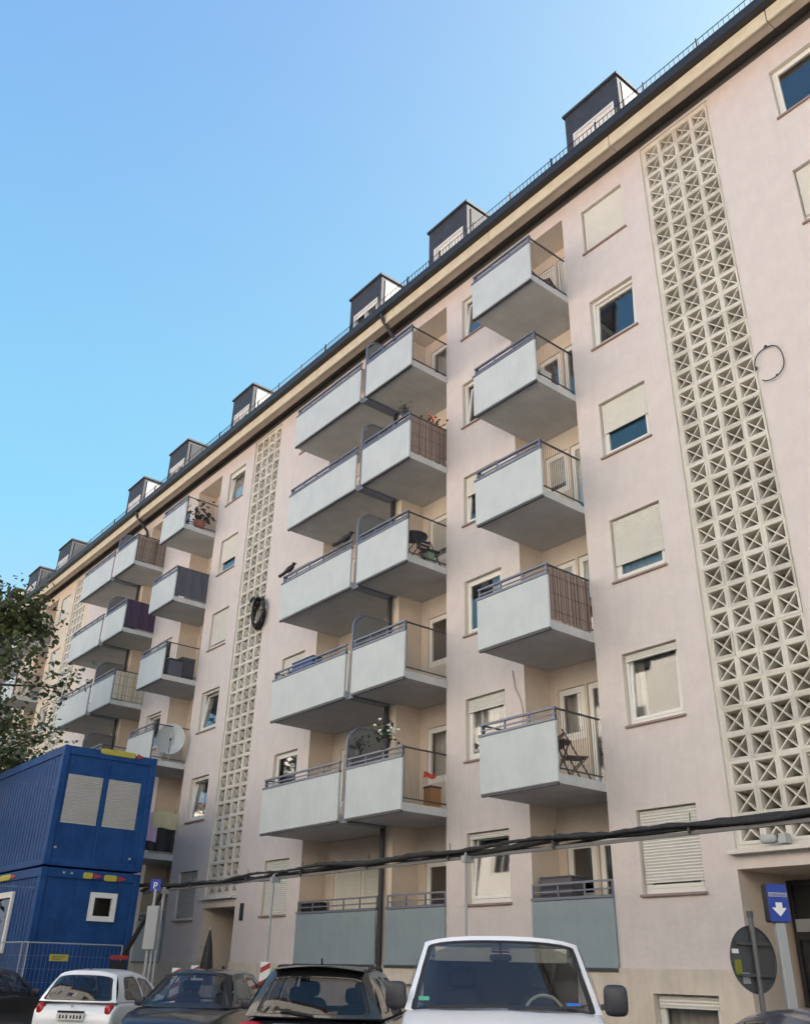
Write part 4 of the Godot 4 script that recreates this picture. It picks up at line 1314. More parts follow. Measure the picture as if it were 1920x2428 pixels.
func hose() -> void:
	var h := thing("pipe_bridge", "black hose bundle on a grey rail carried over the pavement on thin poles", "pipe")
	var rng := RandomNumberGenerator.new()
	rng.seed = 77
	var zz := 2.42
	var rail := MB.new()
	rail.bar(Vector3(-16.2, 3.30, zz), Vector3(9.5, 3.30, zz), 0.06, 0.045)
	put("rail", rail, M.hose_rail, h)
	for k in 3:
		var pts := []; var rad := []
		var x := -16.4
		var ph := rng.randf() * 6.0
		while x < 9.5:
			var sag := 0.06 * sin(x * 0.9 + ph) + 0.035 * sin(x * 2.3 + ph * 2)
			var thick := 0.027 + 0.027 * maxf(0, sin(x * 0.55 + k * 2.0 + 0.8)) + 0.01 * clampf((x + 4.0) / 10.0, 0, 1) + rng.randf_range(-0.007, 0.007)
			pts.append(Vector3(x, 3.325 + thick + sag * 0.6 + (0.05 if k == 2 else 0.0), zz + (k - 1) * 0.065 + 0.012 * sin(x * 1.7 + k)))
			rad.append(thick)
			x += 0.16
		put("hose", _tube(pts, rad), M.hose, h)
	var ties := MB.new()
	for k in 11:
		var x := -15.6 + k * 2.32 + rng.randf_range(-0.25, 0.25)
		ties.cham(Vector3(x, 3.35, zz), Vector3(0.025, 0.13, 0.15), 0.02)
		ties.bar(Vector3(x, 3.45, zz), Vector3(x + 0.02, 3.56, zz + 0.02), 0.010)
	put("clamp", ties, M.rail_dark, h)
	# sloping hose down to the container
	var down := MB.new()
	down.tube([Vector3(-14.9, 3.34, zz), Vector3(-15.4, 2.7, 2.6), Vector3(-16.0, 1.6, 2.9), Vector3(-16.2, 0.9, 3.0)], 0.06, 8)
	put("hose", down, M.hose, h)
	for k in 3:
		var px: float = [-14.7, -9.55, -3.62][k]
		var p := MB.new()
		var r: float = [0.04, 0.026, 0.02][k]
		p.tube([Vector3(px, 0.11, zz + 0.12), Vector3(px, 3.36, zz + 0.12)], r, 10)
		p.box(Vector3(px, 3.26, zz + 0.08), Vector3(0.09, 0.1, 0.2))
		put("pole", p, [M.steel, M.steel, M.zinc][k], h)

func _tube(pts: Array, rad) -> MB:
	var m := MB.new()
	m.tube(pts, rad, 8)
	return m

func signs() -> void:
	# round traffic sign from behind
	var c := at_view(31.75, 12.0)
	var t := thing("traffic_sign", "round traffic sign seen from behind with three small stickers, on a grey pole", "traffic sign", Vector3(c.x, 0.11, c.z), deg_to_rad(78.0))
	var cy := 1.69
	var d := MB.new()
	var prev := []
	for k in 36:
		var a := TAU * k / 36; var b := TAU * (k + 1) / 36
		var p := Vector3(cos(a) * 0.335, cy + sin(a) * 0.335, 0); var q := Vector3(cos(b) * 0.335, cy + sin(b) * 0.335, 0)
		d.tri(Vector3(0, cy, 0), p, q)
		d.tri(Vector3(0, cy, -0.012), q - Vector3(0, 0, 0.012), p - Vector3(0, 0, 0.012))
		var po := Vector3(cos(a) * 0.348, cy + sin(a) * 0.348, 0.016); var qo := Vector3(cos(b) * 0.348, cy + sin(b) * 0.348, 0.016)
		d.quad(p, po, qo, q)
		d.quad(po, p - Vector3(0, 0, 0.014), q - Vector3(0, 0, 0.014), qo)
	put("disc", d, M.sign_back, t)
	var p2 := MB.new()
	p2.tube([Vector3(0.0, 0.0, 0.045), Vector3(0.0, cy + 0.48, 0.045)], 0.03, 12)
	put("pole", p2, mat(0.13, 0.135, 0.14, 0.6, 0.3), t)
	var cp := MB.new()
	cp.tube([Vector3(0, cy + 0.43, 0.045), Vector3(0, cy + 0.5, 0.045)], 0.036, 12)
	cp.box(Vector3(0, cy + 0.16, 0.03), Vector3(0.5, 0.03, 0.03))
	cp.box(Vector3(0, cy - 0.16, 0.03), Vector3(0.5, 0.03, 0.03))
	put("clamp", cp, M.sign_back, t)
	for s in [[-0.26, 0.08, 0.1, 0.045, M.sign_white], [-0.24, -0.08, 0.10, 0.15, mat(0.20, 0.21, 0.02, 0.6)], [-0.14, -0.19, 0.11, 0.11, M.zinc]]:
		var m := MB.new()
		m.span(s[0] - s[2] * 0.5, s[0] + s[2] * 0.5, cy + s[1] - s[3] * 0.5, cy + s[1] + s[3] * 0.5, 0.001, 0.004)
		put("sticker", m, s[4], t)
	# blue box sign with a white arrow down, over the pay post
	var e := at_view(30.05, 11.9)
	var g := thing("parking_sign", "blue box sign with a white arrow pointing down, on a grey post in the doorway", "sign", Vector3(e.x, 0.11, e.z), deg_to_rad(60.0))
	var b := MB.new()
	b.cham(Vector3(0, 2.27, -0.06), Vector3(0.25, 0.40, 0.12), 0.012)
	put("box", b, M.trim, g)
	var fc := MB.new()
	fc.cham(Vector3(0, 2.27, 0.004), Vector3(0.245, 0.395, 0.012), 0.004)
	put("face", fc, M.sign_blue, g)
	var bn := MB.new()
	bn.span(-0.11, 0.115, 2.335, 2.38, 0.009, 0.013)
	put("banner", bn, M.zinc, g)
	var tx := TextMesh.new()
	tx.text = "Parkschein"
	tx.font_size = 32
	tx.pixel_size = 0.0012
	tx.depth = 0.002
	var tn := put("lettering", tx, M.sign_blue, g)
	tn.position = Vector3(0.002, 2.357, 0.014)
	var ar := MB.new()
	ar.quad(Vector3(-0.04, 2.22, 0.011), Vector3(0.04, 2.22, 0.011), Vector3(0.04, 2.275, 0.011), Vector3(-0.04, 2.275, 0.011))
	ar.tri(Vector3(-0.09, 2.22, 0.011), Vector3(0, 2.13, 0.011), Vector3(0.09, 2.22, 0.011))
	put("arrow", ar, M.sign_white, g)
	var ps := MB.new()
	ps.cham(Vector3(0.0, 1.03, -0.05), Vector3(0.12, 2.08, 0.09), 0.012)
	put("post", ps, M.zinc, g)
	var nt := MB.new()
	nt.span(-0.05, 0.03, 0.98, 1.06, -0.004, 0.0)
	put("notice", nt, M.sign_white, g)
	# cabinet and pole under the blue P sign near the containers
	var pl := Vector3(-14.2, 0.11, 3.0)
	var k := thing("distribution_pole", "grey pole with a tall meter cabinet and a small blue parking plate on top", "pole", pl, deg_to_rad(40))
	var pm := MB.new()
	pm.tube([Vector3(0, 0, 0), Vector3(0, 3.15, 0)], 0.04, 10)
	pm.tube([Vector3(0.11, 0, 0), Vector3(0.11, 2.3, 0)], 0.03, 10)
	put("pole", pm, M.steel, k)
	var cb := MB.new()
	cb.cham(Vector3(0.04, 2.3, 0.02), Vector3(0.30, 0.95, 0.16), 0.012)
	put("cabinet", cb, M.zinc, k)
	var bp := MB.new()
	bp.cham(Vector3(-0.02, 3.24, 0), Vector3(0.27, 0.27, 0.02), 0.004)
	put("plate", bp, M.sign_blue, k)
	var tp := TextMesh.new()
	tp.text = "P"
	tp.font_size = 64
	tp.pixel_size = 0.0032
	tp.depth = 0.004
	var tt := put("letter", tp, M.sign_white, k)
	tt.position = Vector3(-0.02, 3.24, 0.013)
	# red and white warning beacons
	for i in 3:
		var bx: Vector3 = [at_view(63.6, 23.6), at_view(62.6, 24.2), at_view(58.75, 20.2)][i]
		var w := thing("warning_beacon", ["red and white warning beacon right of the meter cabinet pole", "red and white warning beacon nearest the dark green parasol", "red and white warning beacon by the thin pole left of the estate car's roof"][i], "beacon", Vector3(bx.x, 0.11, bx.z), deg_to_rad(62), "site warning beacons")
		var hgt: float = [1.46, 1.52, 1.6][i]
		var bd := MB.new()
		bd.cham(Vector3(0, hgt - 0.5, 0), Vector3(0.2, 1.0, 0.05), 0.012)
		put("board", bd, M.sign_white, w)
		var stp := MB.new()
		for q in 4:
			var y := hgt - 0.95 + q * 0.25
			stp.quad(Vector3(-0.095, y, 0.027), Vector3(0.095, y + 0.1, 0.027), Vector3(0.095, y + 0.2, 0.027), Vector3(-0.095, y + 0.10, 0.027))
		put("stripe", stp, M.red, w)
		var fo := MB.new()
		fo.cham(Vector3(0, 0.06, 0), Vector3(0.4, 0.12, 0.7), 0.02)
		fo.bar(Vector3(0, 0.1, 0), Vector3(0, hgt - 0.9, 0), 0.05)
		put("foot", fo, M.trim, w)
	# closed parasol by the wall
	var px := at_view(62.0, 24.6)
	var u := thing("parasol", "closed dark green parasol standing by the wall left of the second doorway", "parasol", Vector3(px.x, 0.11, px.z))
	var cm := MB.new()
	cm.tube([Vector3(0, 1.1, 0), Vector3(0, 1.4, 0), Vector3(0, 1.9, 0), Vector3(0, 2.3, 0)], [0.19, 0.17, 0.10, 0.02], 9)
	put("canopy", cm, M.trim, u)
	var sm := MB.new()
	sm.tube([Vector3(0, 0, 0), Vector3(0, 2.38, 0)], 0.02, 8)
	put("stick", sm, M.steel, u)

func tree(called: String, label: String, at: Vector3, height: float, spread: float, seed_: int) -> void:
	var rng := RandomNumberGenerator.new()
	rng.seed = seed_
	var t := thing(called, label, "tree", at)
	var tr := MB.new()
	var top := Vector3(0.4, height * 0.8, 0.2)
	var pts := []; var rad := []
	for i in 9:
		var k := i / 8.0
		pts.append(Vector3(0.15 * sin(k * 4), height * 0.8 * k, 0.12 * sin(k * 5 + 1)))
		rad.append(lerpf(0.24, 0.05, k))
	tr.tube(pts, rad, 9)
	var tips := []
	for i in 36:
		var k := rng.randf_range(0.35, 1.0)
		var p: Vector3 = pts[int(k * 8)]
		var a := rng.randf() * TAU
		var l := spread * rng.randf_range(0.55, 1.05) * (1.15 - 0.55 * k)
		var q := p + Vector3(cos(a) * l, l * rng.randf_range(0.05, 0.55), sin(a) * l)
		var m := p.lerp(q, 0.5) + Vector3(rng.randf_range(-0.2, 0.2), rng.randf_range(0.0, 0.3), rng.randf_range(-0.2, 0.2))
		tr.tube([p, m, q], [0.06, 0.035, 0.012], 6)
		tips.append([p.lerp(q, 0.35), q])
		for s in 3:
			var b := m.lerp(q, rng.randf())
			var e := b + Vector3(rng.randf_range(-1, 1), rng.randf_range(-0.3, 0.7), rng.randf_range(-1, 1)) * l * 0.4
			tr.tube([b, e], [0.02, 0.006], 5)
			tips.append([b, e])
	put("trunk", tr, M.bark, t)
	var lm := MB.new()
	# one leaf: a folded pair of faces
	var w := 0.07; var ln := 0.19
	lm.tri(Vector3(0, 0, 0), Vector3(w, 0.012, ln * 0.5), Vector3(0, 0, ln))
	lm.tri(Vector3(0, 0, 0), Vector3(0, 0, ln), Vector3(-w, 0.012, ln * 0.5))
	var mm := MultiMesh.new()
	mm.transform_format = MultiMesh.TRANSFORM_3D
	mm.use_colors = true
	mm.mesh = lm.mesh()
	var xs := []; var cols := []
	for tp in tips:
		var clumps := 3 + rng.randi() % 3
		for c in clumps:
			var cc: Vector3 = tp[0].lerp(tp[1], rng.randf_range(0.2, 1.1))
			var tone := rng.randf_range(0.55, 1.35)
			for i in 15:
				var o := Vector3(rng.randfn(), rng.randfn() * 0.75, rng.randfn()) * 0.36
				var bs := Basis.from_euler(Vector3(rng.randf_range(-1.0, 1.0), rng.randf() * TAU, rng.randf_range(-0.8, 0.8))).scaled(Vector3.ONE * rng.randf_range(0.7, 1.5))
				xs.append(Transform3D(bs, cc + o))
				var g := tone * rng.randf_range(0.8, 1.2)
				cols.append(Color(g * rng.randf_range(0.8, 1.25), g, g * rng.randf_range(0.7, 1.1)))
	mm.instance_count = xs.size()
	for i in xs.size():
		mm.set_instance_transform(i, xs[i])
		mm.set_instance_color(i, cols[i])
	var mi := MultiMeshInstance3D.new()
	mi.multimesh = mm
	mi.material_override = M.leaf
	mi.name = "crown"
	mi.set_meta("kind", "stuff")
	t.add_child(mi, true)

# ---------------------------------------------------------------- things on the balconies
func reed(label: String, x: float, f: int, m: Material, o := 0.0) -> void:
	var y := slab_y(f)
	var t := thing("privacy_screen", label, "screen", P3(o + x + 0.03, y + 0.5, 2.85), PI / 2, "screens tied to the balcony railings")
	var n := 34
	var w := 2.8 * U
	var rng := RandomNumberGenerator.new()
	rng.seed = int(x * 10) + f
	var tones := [MB.new(), MB.new(), MB.new()]
	for i in n * 2:
		var a := w * i / (n * 2)
		var lean := rng.randf_range(-0.006, 0.006)
		tones[[0, 0, 1, 1, 2][rng.randi() % 5]].box(Vector3(a + lean, 1.25 * U + rng.randf_range(-0.02, 0.02), rng.randf_range(-0.004, 0.006)), Vector3(w / (n * 2) * rng.randf_range(0.7, 1.05), 2.5 * U, 0.012), Basis(Vector3.BACK, lean * 1.5))
	put("reeds", tones[0], m, t)
	put("reeds", tones[1], M.reed_light if m != M.reed_pale else M.shutter, t)
	put("reeds", tones[2], M.reed_dark if m != M.reed_pale else M.reed_light, t)
	var wr := MB.new()
	for k in 3: wr.span(0, w, (0.4 + k * 0.85) * U, (0.4 + k * 0.85) * U + 0.008, 0.012, 0.016)
	put("binding_wire", wr, M.rail_dark, t)

func sheet_cover(label: String, x: float, f: int, m: Material, o: float) -> void:
	var y := slab_y(f)
	var t := thing("privacy_screen", label, "screen", P3(o + x + 0.02, y + 0.55, 2.85), PI / 2, "screens tied to the balcony railings")
	var mb := MB.new()
	mb.sheet(func(u, v): return Vector3(u * 2.8 * U, v * 2.5 * U, 0.012 * sin(u * 19.0) + 0.006 * sin(v * 9.0 + u * 30.0)), 30, 8, Vector3(0.5, 0.5, -5))
	put("cloth", mb, m, t)
	var c := MB.new()
	for k in 6: c.box(Vector3(k * 0.22 + 0.03, 2.5 * U, 0.0), Vector3(0.02, 0.04, 0.04))
	put("tie", c, M.rail_dark, t)

func potted(label: String, at: Vector3, leaf: Color, bloom, seed_: int, size := 1.0, pot: Material = null) -> void:
	var t := thing("potted_plant", label, "plant", at)
	var mb := MB.new()
	mb.tube([Vector3.ZERO, Vector3(0, 0.16 * size, 0)], [0.07 * size, 0.10 * size], 12)
	put("pot", mb, pot if pot else M.terracotta, t)
	var rng := RandomNumberGenerator.new()
	rng.seed = seed_
	var l := MB.new(); var b := MB.new()
	for i in 90:
		var p := Vector3(rng.randfn() * 0.10, 0.16 + absf(rng.randfn()) * 0.13, rng.randfn() * 0.10) * size
		var bs := Basis.from_euler(Vector3(rng.randf_range(-1.2, 0.6), rng.randf() * TAU, 0))
		var w := 0.03 * size; var n := 0.09 * size
		l.tri(p, p + bs * Vector3(w, 0, n * 0.5), p + bs * Vector3(0, 0, n))
		l.tri(p, p + bs * Vector3(0, 0, n), p + bs * Vector3(-w, 0, n * 0.5))
	put("foliage", l, mat(leaf.r, leaf.g, leaf.b, 0.7), t)
	if bloom != null:
		for i in 14:
			var p := Vector3(rng.randfn() * 0.12, 0.26 + absf(rng.randfn()) * 0.12, rng.randfn() * 0.12) * size
			b.blob(p, Vector3(0.06, 0.045, 0.06) * size, 0.9, Basis.IDENTITY, 7, 4)
		put("blossom", b, mat(bloom.r, bloom.g, bloom.b, 0.7), t)

func folding_chair(label: String, at: Vector3, turn: float, m: Material) -> void:
	var t := thing("folding_chair", label, "chair", at, turn, "chairs on the balconies")
	var s := MB.new()
	for i in 5: s.span(-0.2, 0.2, 0.44, 0.455, -0.2 + i * 0.082, -0.13 + i * 0.082)
	put("seat", s, m, t)
	var k := MB.new()
	for i in 3: k.span(-0.2, 0.2, 0.60 + i * 0.1, 0.67 + i * 0.1, -0.245, -0.23)
	put("backrest", k, m, t)
	for sg in [-1.0, 1.0]:
		var l := MB.new()
		l.bar(Vector3(sg * 0.21, 0.0, 0.24), Vector3(sg * 0.21, 0.92, -0.27), 0.022)
		put("leg", l, m, t)
		var l2 := MB.new()
		l2.bar(Vector3(sg * 0.185, 0.0, -0.24), Vector3(sg * 0.185, 0.45, 0.2), 0.022)
		put("leg", l2, m, t)

func round_table(label: String, at: Vector3, r: float, h: float, m: Material) -> void:
	var t := thing("garden_table", label, "table", at)
	var s := MB.new()
	s.tube([Vector3(0, h - 0.025, 0), Vector3(0, h, 0)], r, 24)
	put("table_top", s, m, t)
	for k in 2:
		var l := MB.new()
		for sg in [-1.0, 1.0]:
			l.bar(Vector3(sg * r * 0.6, 0, r * (0.7 if k == 0 else -0.7)), Vector3(sg * r * 0.6, h - 0.03, r * (-0.6 if k == 0 else 0.6)), 0.022)
		put("leg", l, M.rail_dark, t)

func bird(label: String, at: Vector3, turn: float) -> void:
	var t := thing("black_bird", label, "bird", at, turn, "black birds on the balcony rail")
	var b := MB.new()
	var tilt := Basis(Vector3.RIGHT, -0.5)
	b.blob(Vector3(0, 0.16, 0), Vector3(0.15, 0.16, 0.32), 0.9, tilt, 14, 10)
	b.blob(Vector3(0, 0.28, 0.13), Vector3(0.10, 0.11, 0.13), 0.95, Basis.IDENTITY, 12, 8)
	b.tube([Vector3(0, 0.13, -0.08), Vector3(0, 0.05, -0.22), Vector3(0, 0.0, -0.36)], [0.055, 0.045, 0.05], 8)
	b.tube([Vector3(0, 0.285, 0.18), Vector3(0, 0.27, 0.26)], [0.022, 0.003], 7)
	put("body", b, M.dark, t)
	var l := MB.new()
	for sg in [-1.0, 1.0]: l.bar(Vector3(sg * 0.035, 0, 0.0), Vector3(sg * 0.035, 0.1, 0.01), 0.012)
	put("leg", l, M.rail_dark, t)

func crate(called: String, label: String, category: String, at: Vector3, size: Vector3, m: Material, lid: Material) -> void:
	var t := thing(called, label, category, at)
	var b := MB.new()
	b.cham(Vector3(0, size.y * 0.46, 0), Vector3(size.x, size.y * 0.92, size.z), 0.015)
	put("box", b, m, t)
	var l := MB.new()
	l.cham(Vector3(0, size.y * 0.95, 0), Vector3(size.x * 1.04, size.y * 0.1, size.z * 1.04), 0.012)
	put("lid", l, lid, t)

func laundry(label: String, at: Vector3, turn: float, w: float, h: float, m: Material, seed_: int) -> void:
	var t := thing("laundry", label, "laundry", at, turn)
	var b := MB.new()
	var s := seed_ * 1.7
	b.sheet(func(u, v): return Vector3((u - 0.5) * w, -v * h + 0.02 * sin(u * 9 + s), 0.018 * sin(u * 14 + s) * v), 18, 8, Vector3(0, 0, -5))
	put("cloth", b, m, t)
	var c := MB.new()
	for e in [-0.4, 0.4]: c.box(Vector3(e * w, 0.0, 0), Vector3(0.015, 0.05, 0.03))
	put("peg", c, M.red, t)

func balcony_things() -> void:
	var q := -PERIOD
	# first stack, right of the pier
	reed("brown reed screen on the balcony two below the white box table, above the bistro table", -6.43, 3, M.reed)
	folding_chair("dark red folding chair on the topmost balcony nearest the big breeze block screen", P3(-7.3, slab_y(6) + 0.4, 0.75), 1.9, mat(0.10, 0.02, 0.025, 0.6))
	round_table("small bistro table with crossed legs on the balcony with bare rails above the white van", P3(-7.6, slab_y(2) + 0.4, 1.7), 0.30, 0.70, mat(0.16, 0.07, 0.05, 0.6))
	folding_chair("brown folding chair behind the bistro table above the white van", P3(-7.4, slab_y(2) + 0.4, 0.7), 2.6, mat(0.09, 0.035, 0.03, 0.6))
	crate("storage_box", "dark storage box with a grey lid behind the street level rail right of the van", "box", P3(-9.7, -36.9, -0.7), Vector3(0.75, 0.36, 0.4), mat(0.10, 0.09, 0.11, 0.7), M.cloth_grey)
	crate("flower_box", "dark flower box at the left end of the street rail above the estate car", "flower box", P3(-28.7, -36.9, -0.5), Vector3(0.9, 0.2, 0.25), M.trim, M.rail_dark)
	crate("side_table", "white box table on the second balcony from the top beside the big breeze block screen", "table", P3(-7.2, slab_y(5) + 0.4, 1.7), Vector3(0.34, 0.44, 0.34), M.white, M.white)
	# double stack in the middle
	reed("brown reed screen on the balcony with red blossom, below the gutter elbow", -16.60, 5, M.reed)
	potted("red blossoms at the wall end of the middle balcony with the reed screen", P3(-17.2, slab_y(5) + 2.6, 0.7), Color(0.06, 0.10, 0.03), Color(0.55, 0.03, 0.03), 5, 1.2)
	potted("trailing green plant on the front rail above the brown reed screen of the middle stack", P3(-17.2, slab_y(5) + 3.15, 2.95), Color(0.08, 0.09, 0.08), null, 6, 0.75, M.rail_dark)
	round_table("round dark table on the middle balcony with open railing", P3(-17.35, slab_y(4) + 0.4, 1.9), 0.36, 0.72, M.cloth_grey)
	folding_chair("black folding chair beside the round dark table on the middle balcony", P3(-17.4, slab_y(4) + 0.4, 0.65), 1.5, M.trim)
	crate("cushion", "pale green cushion on the floor of the balcony with the round dark table", "cushion", P3(-17.0, slab_y(4) + 0.4, 1.1), Vector3(0.3, 0.3, 0.2), mat(0.20, 0.30, 0.22, 0.9), mat(0.20, 0.30, 0.22, 0.9))
	potted("white flowers in a dark pot on the lowest balcony rail of the middle stack", P3(-18.0, slab_y(2) + 3.15, 2.95), Color(0.03, 0.06, 0.03), Color(0.85, 0.85, 0.8), 8, 1.25, M.trim)
	potted("low green plant on the lowest middle balcony rail beside the partition", P3(-20.3, slab_y(2) + 3.15, 2.95), Color(0.05, 0.06, 0.05), null, 9, 0.9, M.rail_dark)
	crate("storage_box", "orange brown box at the wall end of the lowest middle balcony", "box", P3(-17.0, slab_y(2) + 0.4, 0.6), Vector3(0.26, 0.45, 0.3), mat(0.38, 0.17, 0.05, 0.7), M.trim)
	laundry("small red and white cloth over the side rail of the lowest middle balcony", P3(-16.50, slab_y(2) + 2.0, 1.2), PI / 2, 0.34, 0.10, mat(0.5, 0.06, 0.06, 0.9), 3)
	bird("black bird at the left end of the third balcony rail from the top", P3(-29.0, slab_y(4) + 3.15, 2.97), 1.9)
	bird("black bird beside the partition on the third balcony rail from the top", P3(-22.6, slab_y(4) + 3.15, 2.97), 2.1)
	crate("storage_box", "blue box on the front rail left of the fourth partition from the top", "box", P3(-26.6, slab_y(3) + 2.65, 2.6), Vector3(0.95, 0.30, 0.3), mat(0.03, 0.08, 0.25, 0.6), M.dark_blue)
	# wall ornaments above the lowest left balcony of the middle stack
	var wo := thing("wall_ornament", "dark curled iron ornaments on the loggia wall of the lowest left balcony", "ornament", P3(-25.6, slab_y(2) + 4.2, -1.7))
	var om := MB.new()
	for k in 3:
		var pts := []
		for i in 22:
			var a := i * 0.42
			pts.append(Vector3(k * 0.42 + cos(a) * (0.17 - 0.006 * i), 0.22 * (k % 2) + sin(a) * (0.19 - 0.006 * i), 0.02))
		om.tube(pts, 0.018, 6)
	put("scroll", om, M.rail_dark, wo)
	# second row, farther along
	reed("beige brown reed screen on the highest right balcony of the far double stack", q - 16.60, 6, mottled(Color(0.24, 0.18, 0.13), Color(0.34, 0.26, 0.2), 203, 0.5, 0.9, 0.3, Vector3(6, 0.4, 6)))
	reed("pale straw screen on the far balcony just above the blue containers", q - 16.60, 4, M.reed_pale)
	sheet_cover("dark purple cloth hung along the far balcony below the brown reed screen", q - 16.55, 5, mat(0.06, 0.04, 0.075, 0.9), 0.0)
	sheet_cover("dark grey cloth cover along the railing of the second balcony of the far single stack", q - 6.38, 5, M.cloth_grey, 0.0)
	sheet_cover("black cover along the railing of the balcony beside the container's right edge", q - 6.38, 2, M.trim, 0.0)
	potted("dark green bushy plant on the highest balcony of the far single stack", P3(q - 7.0, slab_y(6) + 0.5, 1.3), Color(0.02, 0.035, 0.02), null, 12, 2.2)
	crate("storage_box", "dark box stacked on the third balcony of the far single stack, nearer the panel", "box", P3(q - 7.1, slab_y(4) + 0.4, 1.9), Vector3(0.6, 0.6, 0.5), M.cloth_grey, M.trim)
	crate("storage_box", "dark box at the wall end of the third balcony of the far single stack", "box", P3(q - 7.1, slab_y(4) + 0.4, 0.8), Vector3(0.5, 0.75, 0.5), mat(0.05, 0.05, 0.06, 0.8), M.cloth_grey)
	crate("window_planter", "red flower trough on the loggia wall of the third far balcony", "flower box", P3(q - 8.2, slab_y(4) + 3.6, -1.4), Vector3(0.5, 0.13, 0.2), mat(0.5, 0.06, 0.03, 0.7), mat(0.5, 0.06, 0.03, 0.7))
	var sd := thing("satellite_dish", "large white satellite dish on the balcony right of the blue containers", "satellite dish", P3(q - 6.6, slab_y(3) + 2.15, 1.35), deg_to_rad(62))
	var dm := MB.new()
	dm.sheet(func(u, v): return Vector3(cos(u * TAU) * v * 0.46, sin(u * TAU) * v * 0.50, v * v * 0.11), 28, 6, Vector3(0, 0, 3))
	dm.sheet(func(u, v): return Vector3(cos(u * TAU) * v * 0.46, sin(u * TAU) * v * 0.50, v * v * 0.11 + 0.012), 28, 6, Vector3(0, 0, -3))
	var dd := put("dish", dm, M.panel, sd)
	var am := MB.new()
	am.bar(Vector3(0, -0.45, 0.1), Vector3(0, -0.12, 0.55), 0.025)
	am.blob(Vector3(0, -0.1, 0.56), Vector3(0.07, 0.07, 0.13), 0.7)
	put("feed_arm", am, M.zinc, sd)
	var ms := MB.new()
	ms.bar(Vector3(0, -0.75, -0.05), Vector3(0, 0, -0.05), 0.05)
	put("mast", ms, M.steel, sd)
	laundry("pink and white towel hanging at the container's upper right edge", P3(q - 6.25, slab_y(2) + 3.2, 2.3), PI / 2, 0.62, 0.85, mat(0.62, 0.42, 0.62, 0.9), 5)
	laundry("cream blanket over the railing right of the pink towel", P3(q - 6.2, slab_y(2) + 3.35, 1.1), PI / 2, 0.85, 0.5, mat(0.6, 0.52, 0.33, 0.9), 6)
	# cables left hanging on the breeze block screens
	var cr := thing("cable_loop", "thin dark cable loop hanging at the right edge of the big breeze block screen", "cable", P3(3.5, -15.6, 0.05))
	var cpts := []
	for i in 30:
		var a := -2.3 + i * 0.19
		cpts.append(Vector3(0.30 + cos(a) * 0.27, -0.38 + sin(a) * 0.36, 0.03 + 0.02 * sin(a * 3)))
	put("cable", _tube(cpts, 0.011), M.rail_dark, cr)
	var kn := MB.new()
	kn.box(Vector3(0.30, -0.02, 0.04), Vector3(0.05, 0.04, 0.04))
	kn.box(Vector3(0.40, -0.70, 0.04), Vector3(0.03, 0.03, 0.03))
	kn.box(Vector3(0.05, -0.36, 0.03), Vector3(0.04, 0.05, 0.04))
	put("knot", kn, M.rail_dark, cr)
	var hc := thing("hanging_cable", "thin brown cable end hanging on the pier under the balcony with the brown reed screen", "cable", P3(-11.6, -26.9, 0.03))
	put("cable", _tube([Vector3(0, 0.2, 0), Vector3(0.08, -0.2, 0.02), Vector3(0.22, -0.45, 0.02), Vector3(0.3, -0.8, 0.03), Vector3(0.26, -0.95, 0.03), Vector3(0.33, -1.1, 0.02)], 0.009), M.sill, hc)
	var cc := thing("cable_coil", "thick dark coil of cable hanging on the far breeze block screen", "cable", P3(q + 3.2, -16.2, 0.12))
	var rng := RandomNumberGenerator.new()
	rng.seed = 5
	for k in 5:
		var pts := []
		for i in 34:
			var a := i * TAU / 32.0
			pts.append(Vector3(cos(a) * (0.30 + 0.05 * rng.randf()) + 0.03 * k, sin(a) * (0.45 + 0.07 * rng.randf()), 0.06 * k * 0.6 + 0.05 * sin(a * 2 + k)))
		put("cable", _tube(pts, 0.032), M.hose, cc)
	put("cable", _tube([Vector3(-0.65, 0.62, 0), Vector3(-0.4, 0.66, 0.05), Vector3(-0.1, 0.45, 0.08), Vector3(0.1, 0.3, 0.1)], 0.05), M.hose, cc)

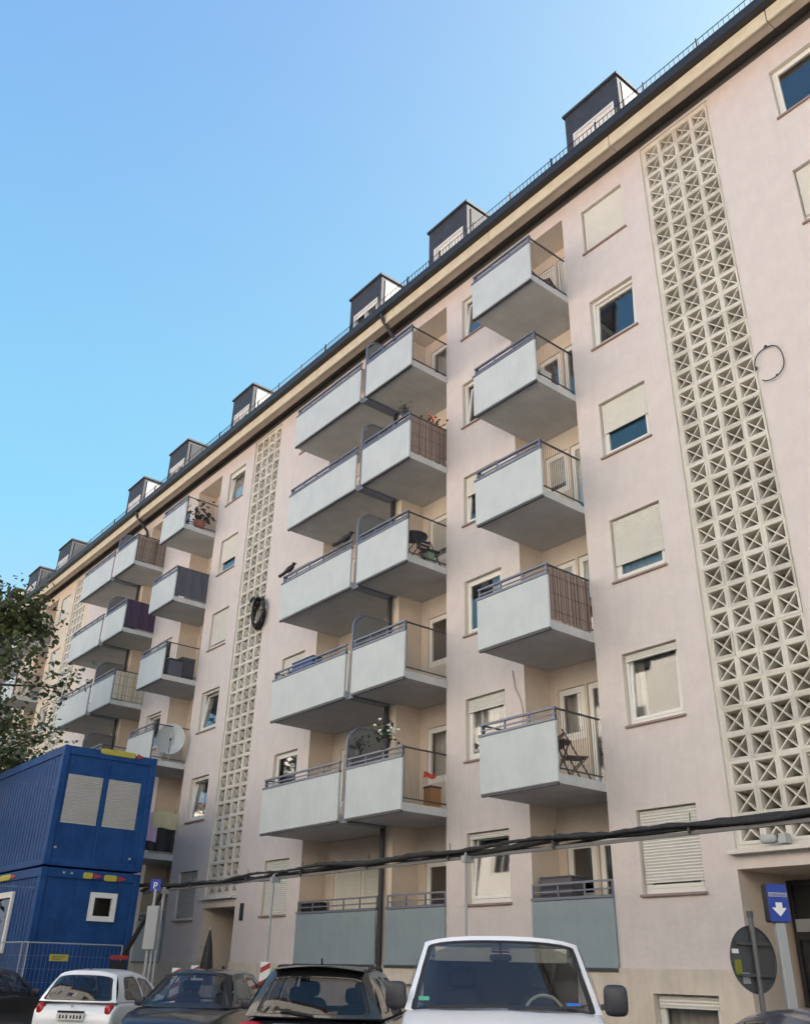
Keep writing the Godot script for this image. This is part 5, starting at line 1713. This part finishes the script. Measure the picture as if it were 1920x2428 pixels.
func _ready() -> void:
	var f := 59.38
	var cam := Camera3D.new()
	cam.name = "camera"
	var pit := 0.474098; var rol := 0.0244060; var yaw := 0.898574
	var fw := Vector3(-sin(yaw) * cos(pit), sin(pit), -cos(yaw) * cos(pit))
	var rt := Vector3(cos(yaw), 0, -sin(yaw))
	var up := rt.cross(fw)
	var r2 := rt * cos(rol) + up * sin(rol)
	var u2 := up * cos(rol) - rt * sin(rol)
	cam.transform = Transform3D(Basis(r2, u2, -fw), Vector3(18.8852 * U, 1.58, 31.3795 * U))
	cam.fov = f
	cam.near = 0.1
	cam.far = 1500.0
	add_child(cam)
	cam.current = true
	var env := Environment.new()
	env.background_mode = Environment.BG_SKY
	var towards := Vector3(0.33, 0.475, -0.70).normalized()
	var exposure := 3.62
	var pano := Image.create(512, 256, false, Image.FORMAT_RGBF)
	for j in 256:
		var el := PI / 2 - (j + 0.5) / 256.0 * PI
		for i in 512:
			var ph := (i + 0.5) / 512.0 * TAU
			var dir := Vector3(sin(ph) * cos(el), sin(el), -cos(ph) * cos(el))
			var s := maxf(sin(el), 0.0)
			var glow := minf(exp(-rad_to_deg(acos(clampf(dir.dot(towards), -1, 1))) / 20.0), 0.4)
			var low := maxf(0.0, 0.42 - s)   # paler towards the horizon
			var c := Color(0.385 - 0.26 * s + 0.85 * low + 2.9 * glow, 0.98 - 0.70 * s - 0.45 * low + 3.1 * glow, 1.12 - 0.33 * s - 0.3 * low + 1.3 * glow)
			if el < 0: c = c.lerp(Color(0.45, 0.45, 0.43), minf(1.0, -sin(el) * 6.0))
			pano.set_pixel(i, j, Color(c.r / exposure, c.g / exposure, c.b / exposure))
	var sm := PanoramaSkyMaterial.new()
	sm.panorama = ImageTexture.create_from_image(pano)
	var sky := Sky.new()
	sky.sky_material = sm
	env.sky = sky
	env.tonemap_mode = Environment.TONE_MAPPER_LINEAR
	env.tonemap_exposure = exposure
	env.sdfgi_enabled = true
	env.ssao_enabled = true
	env.ssil_enabled = true
	var we := WorldEnvironment.new()
	we.name = "environment"
	we.environment = env
	add_child(we)
	# afternoon sun from behind the pink house: its street front is in open shade
	var sun := DirectionalLight3D.new()
	sun.name = "sun"
	sun.light_energy = 1.6
	sun.light_color = Color(1.0, 0.95, 0.905)
	sun.light_angular_distance = 0.5
	sun.shadow_enabled = true
	add_child(sun)
	sun.look_at_from_position(towards * 50, Vector3.ZERO)
	materials()
	M.dark_glass = mat(0.02, 0.022, 0.025, 0.04)
	street()
	build_house()
	opposite()
	tree("street_tree", "leafy tree at the left edge, rising behind the blue containers", at_view(77.0, 32.5), 16.4, 3.9, 23)
	containers()
	fence()
	cars()
	hose()
	signs()
	balcony_things()
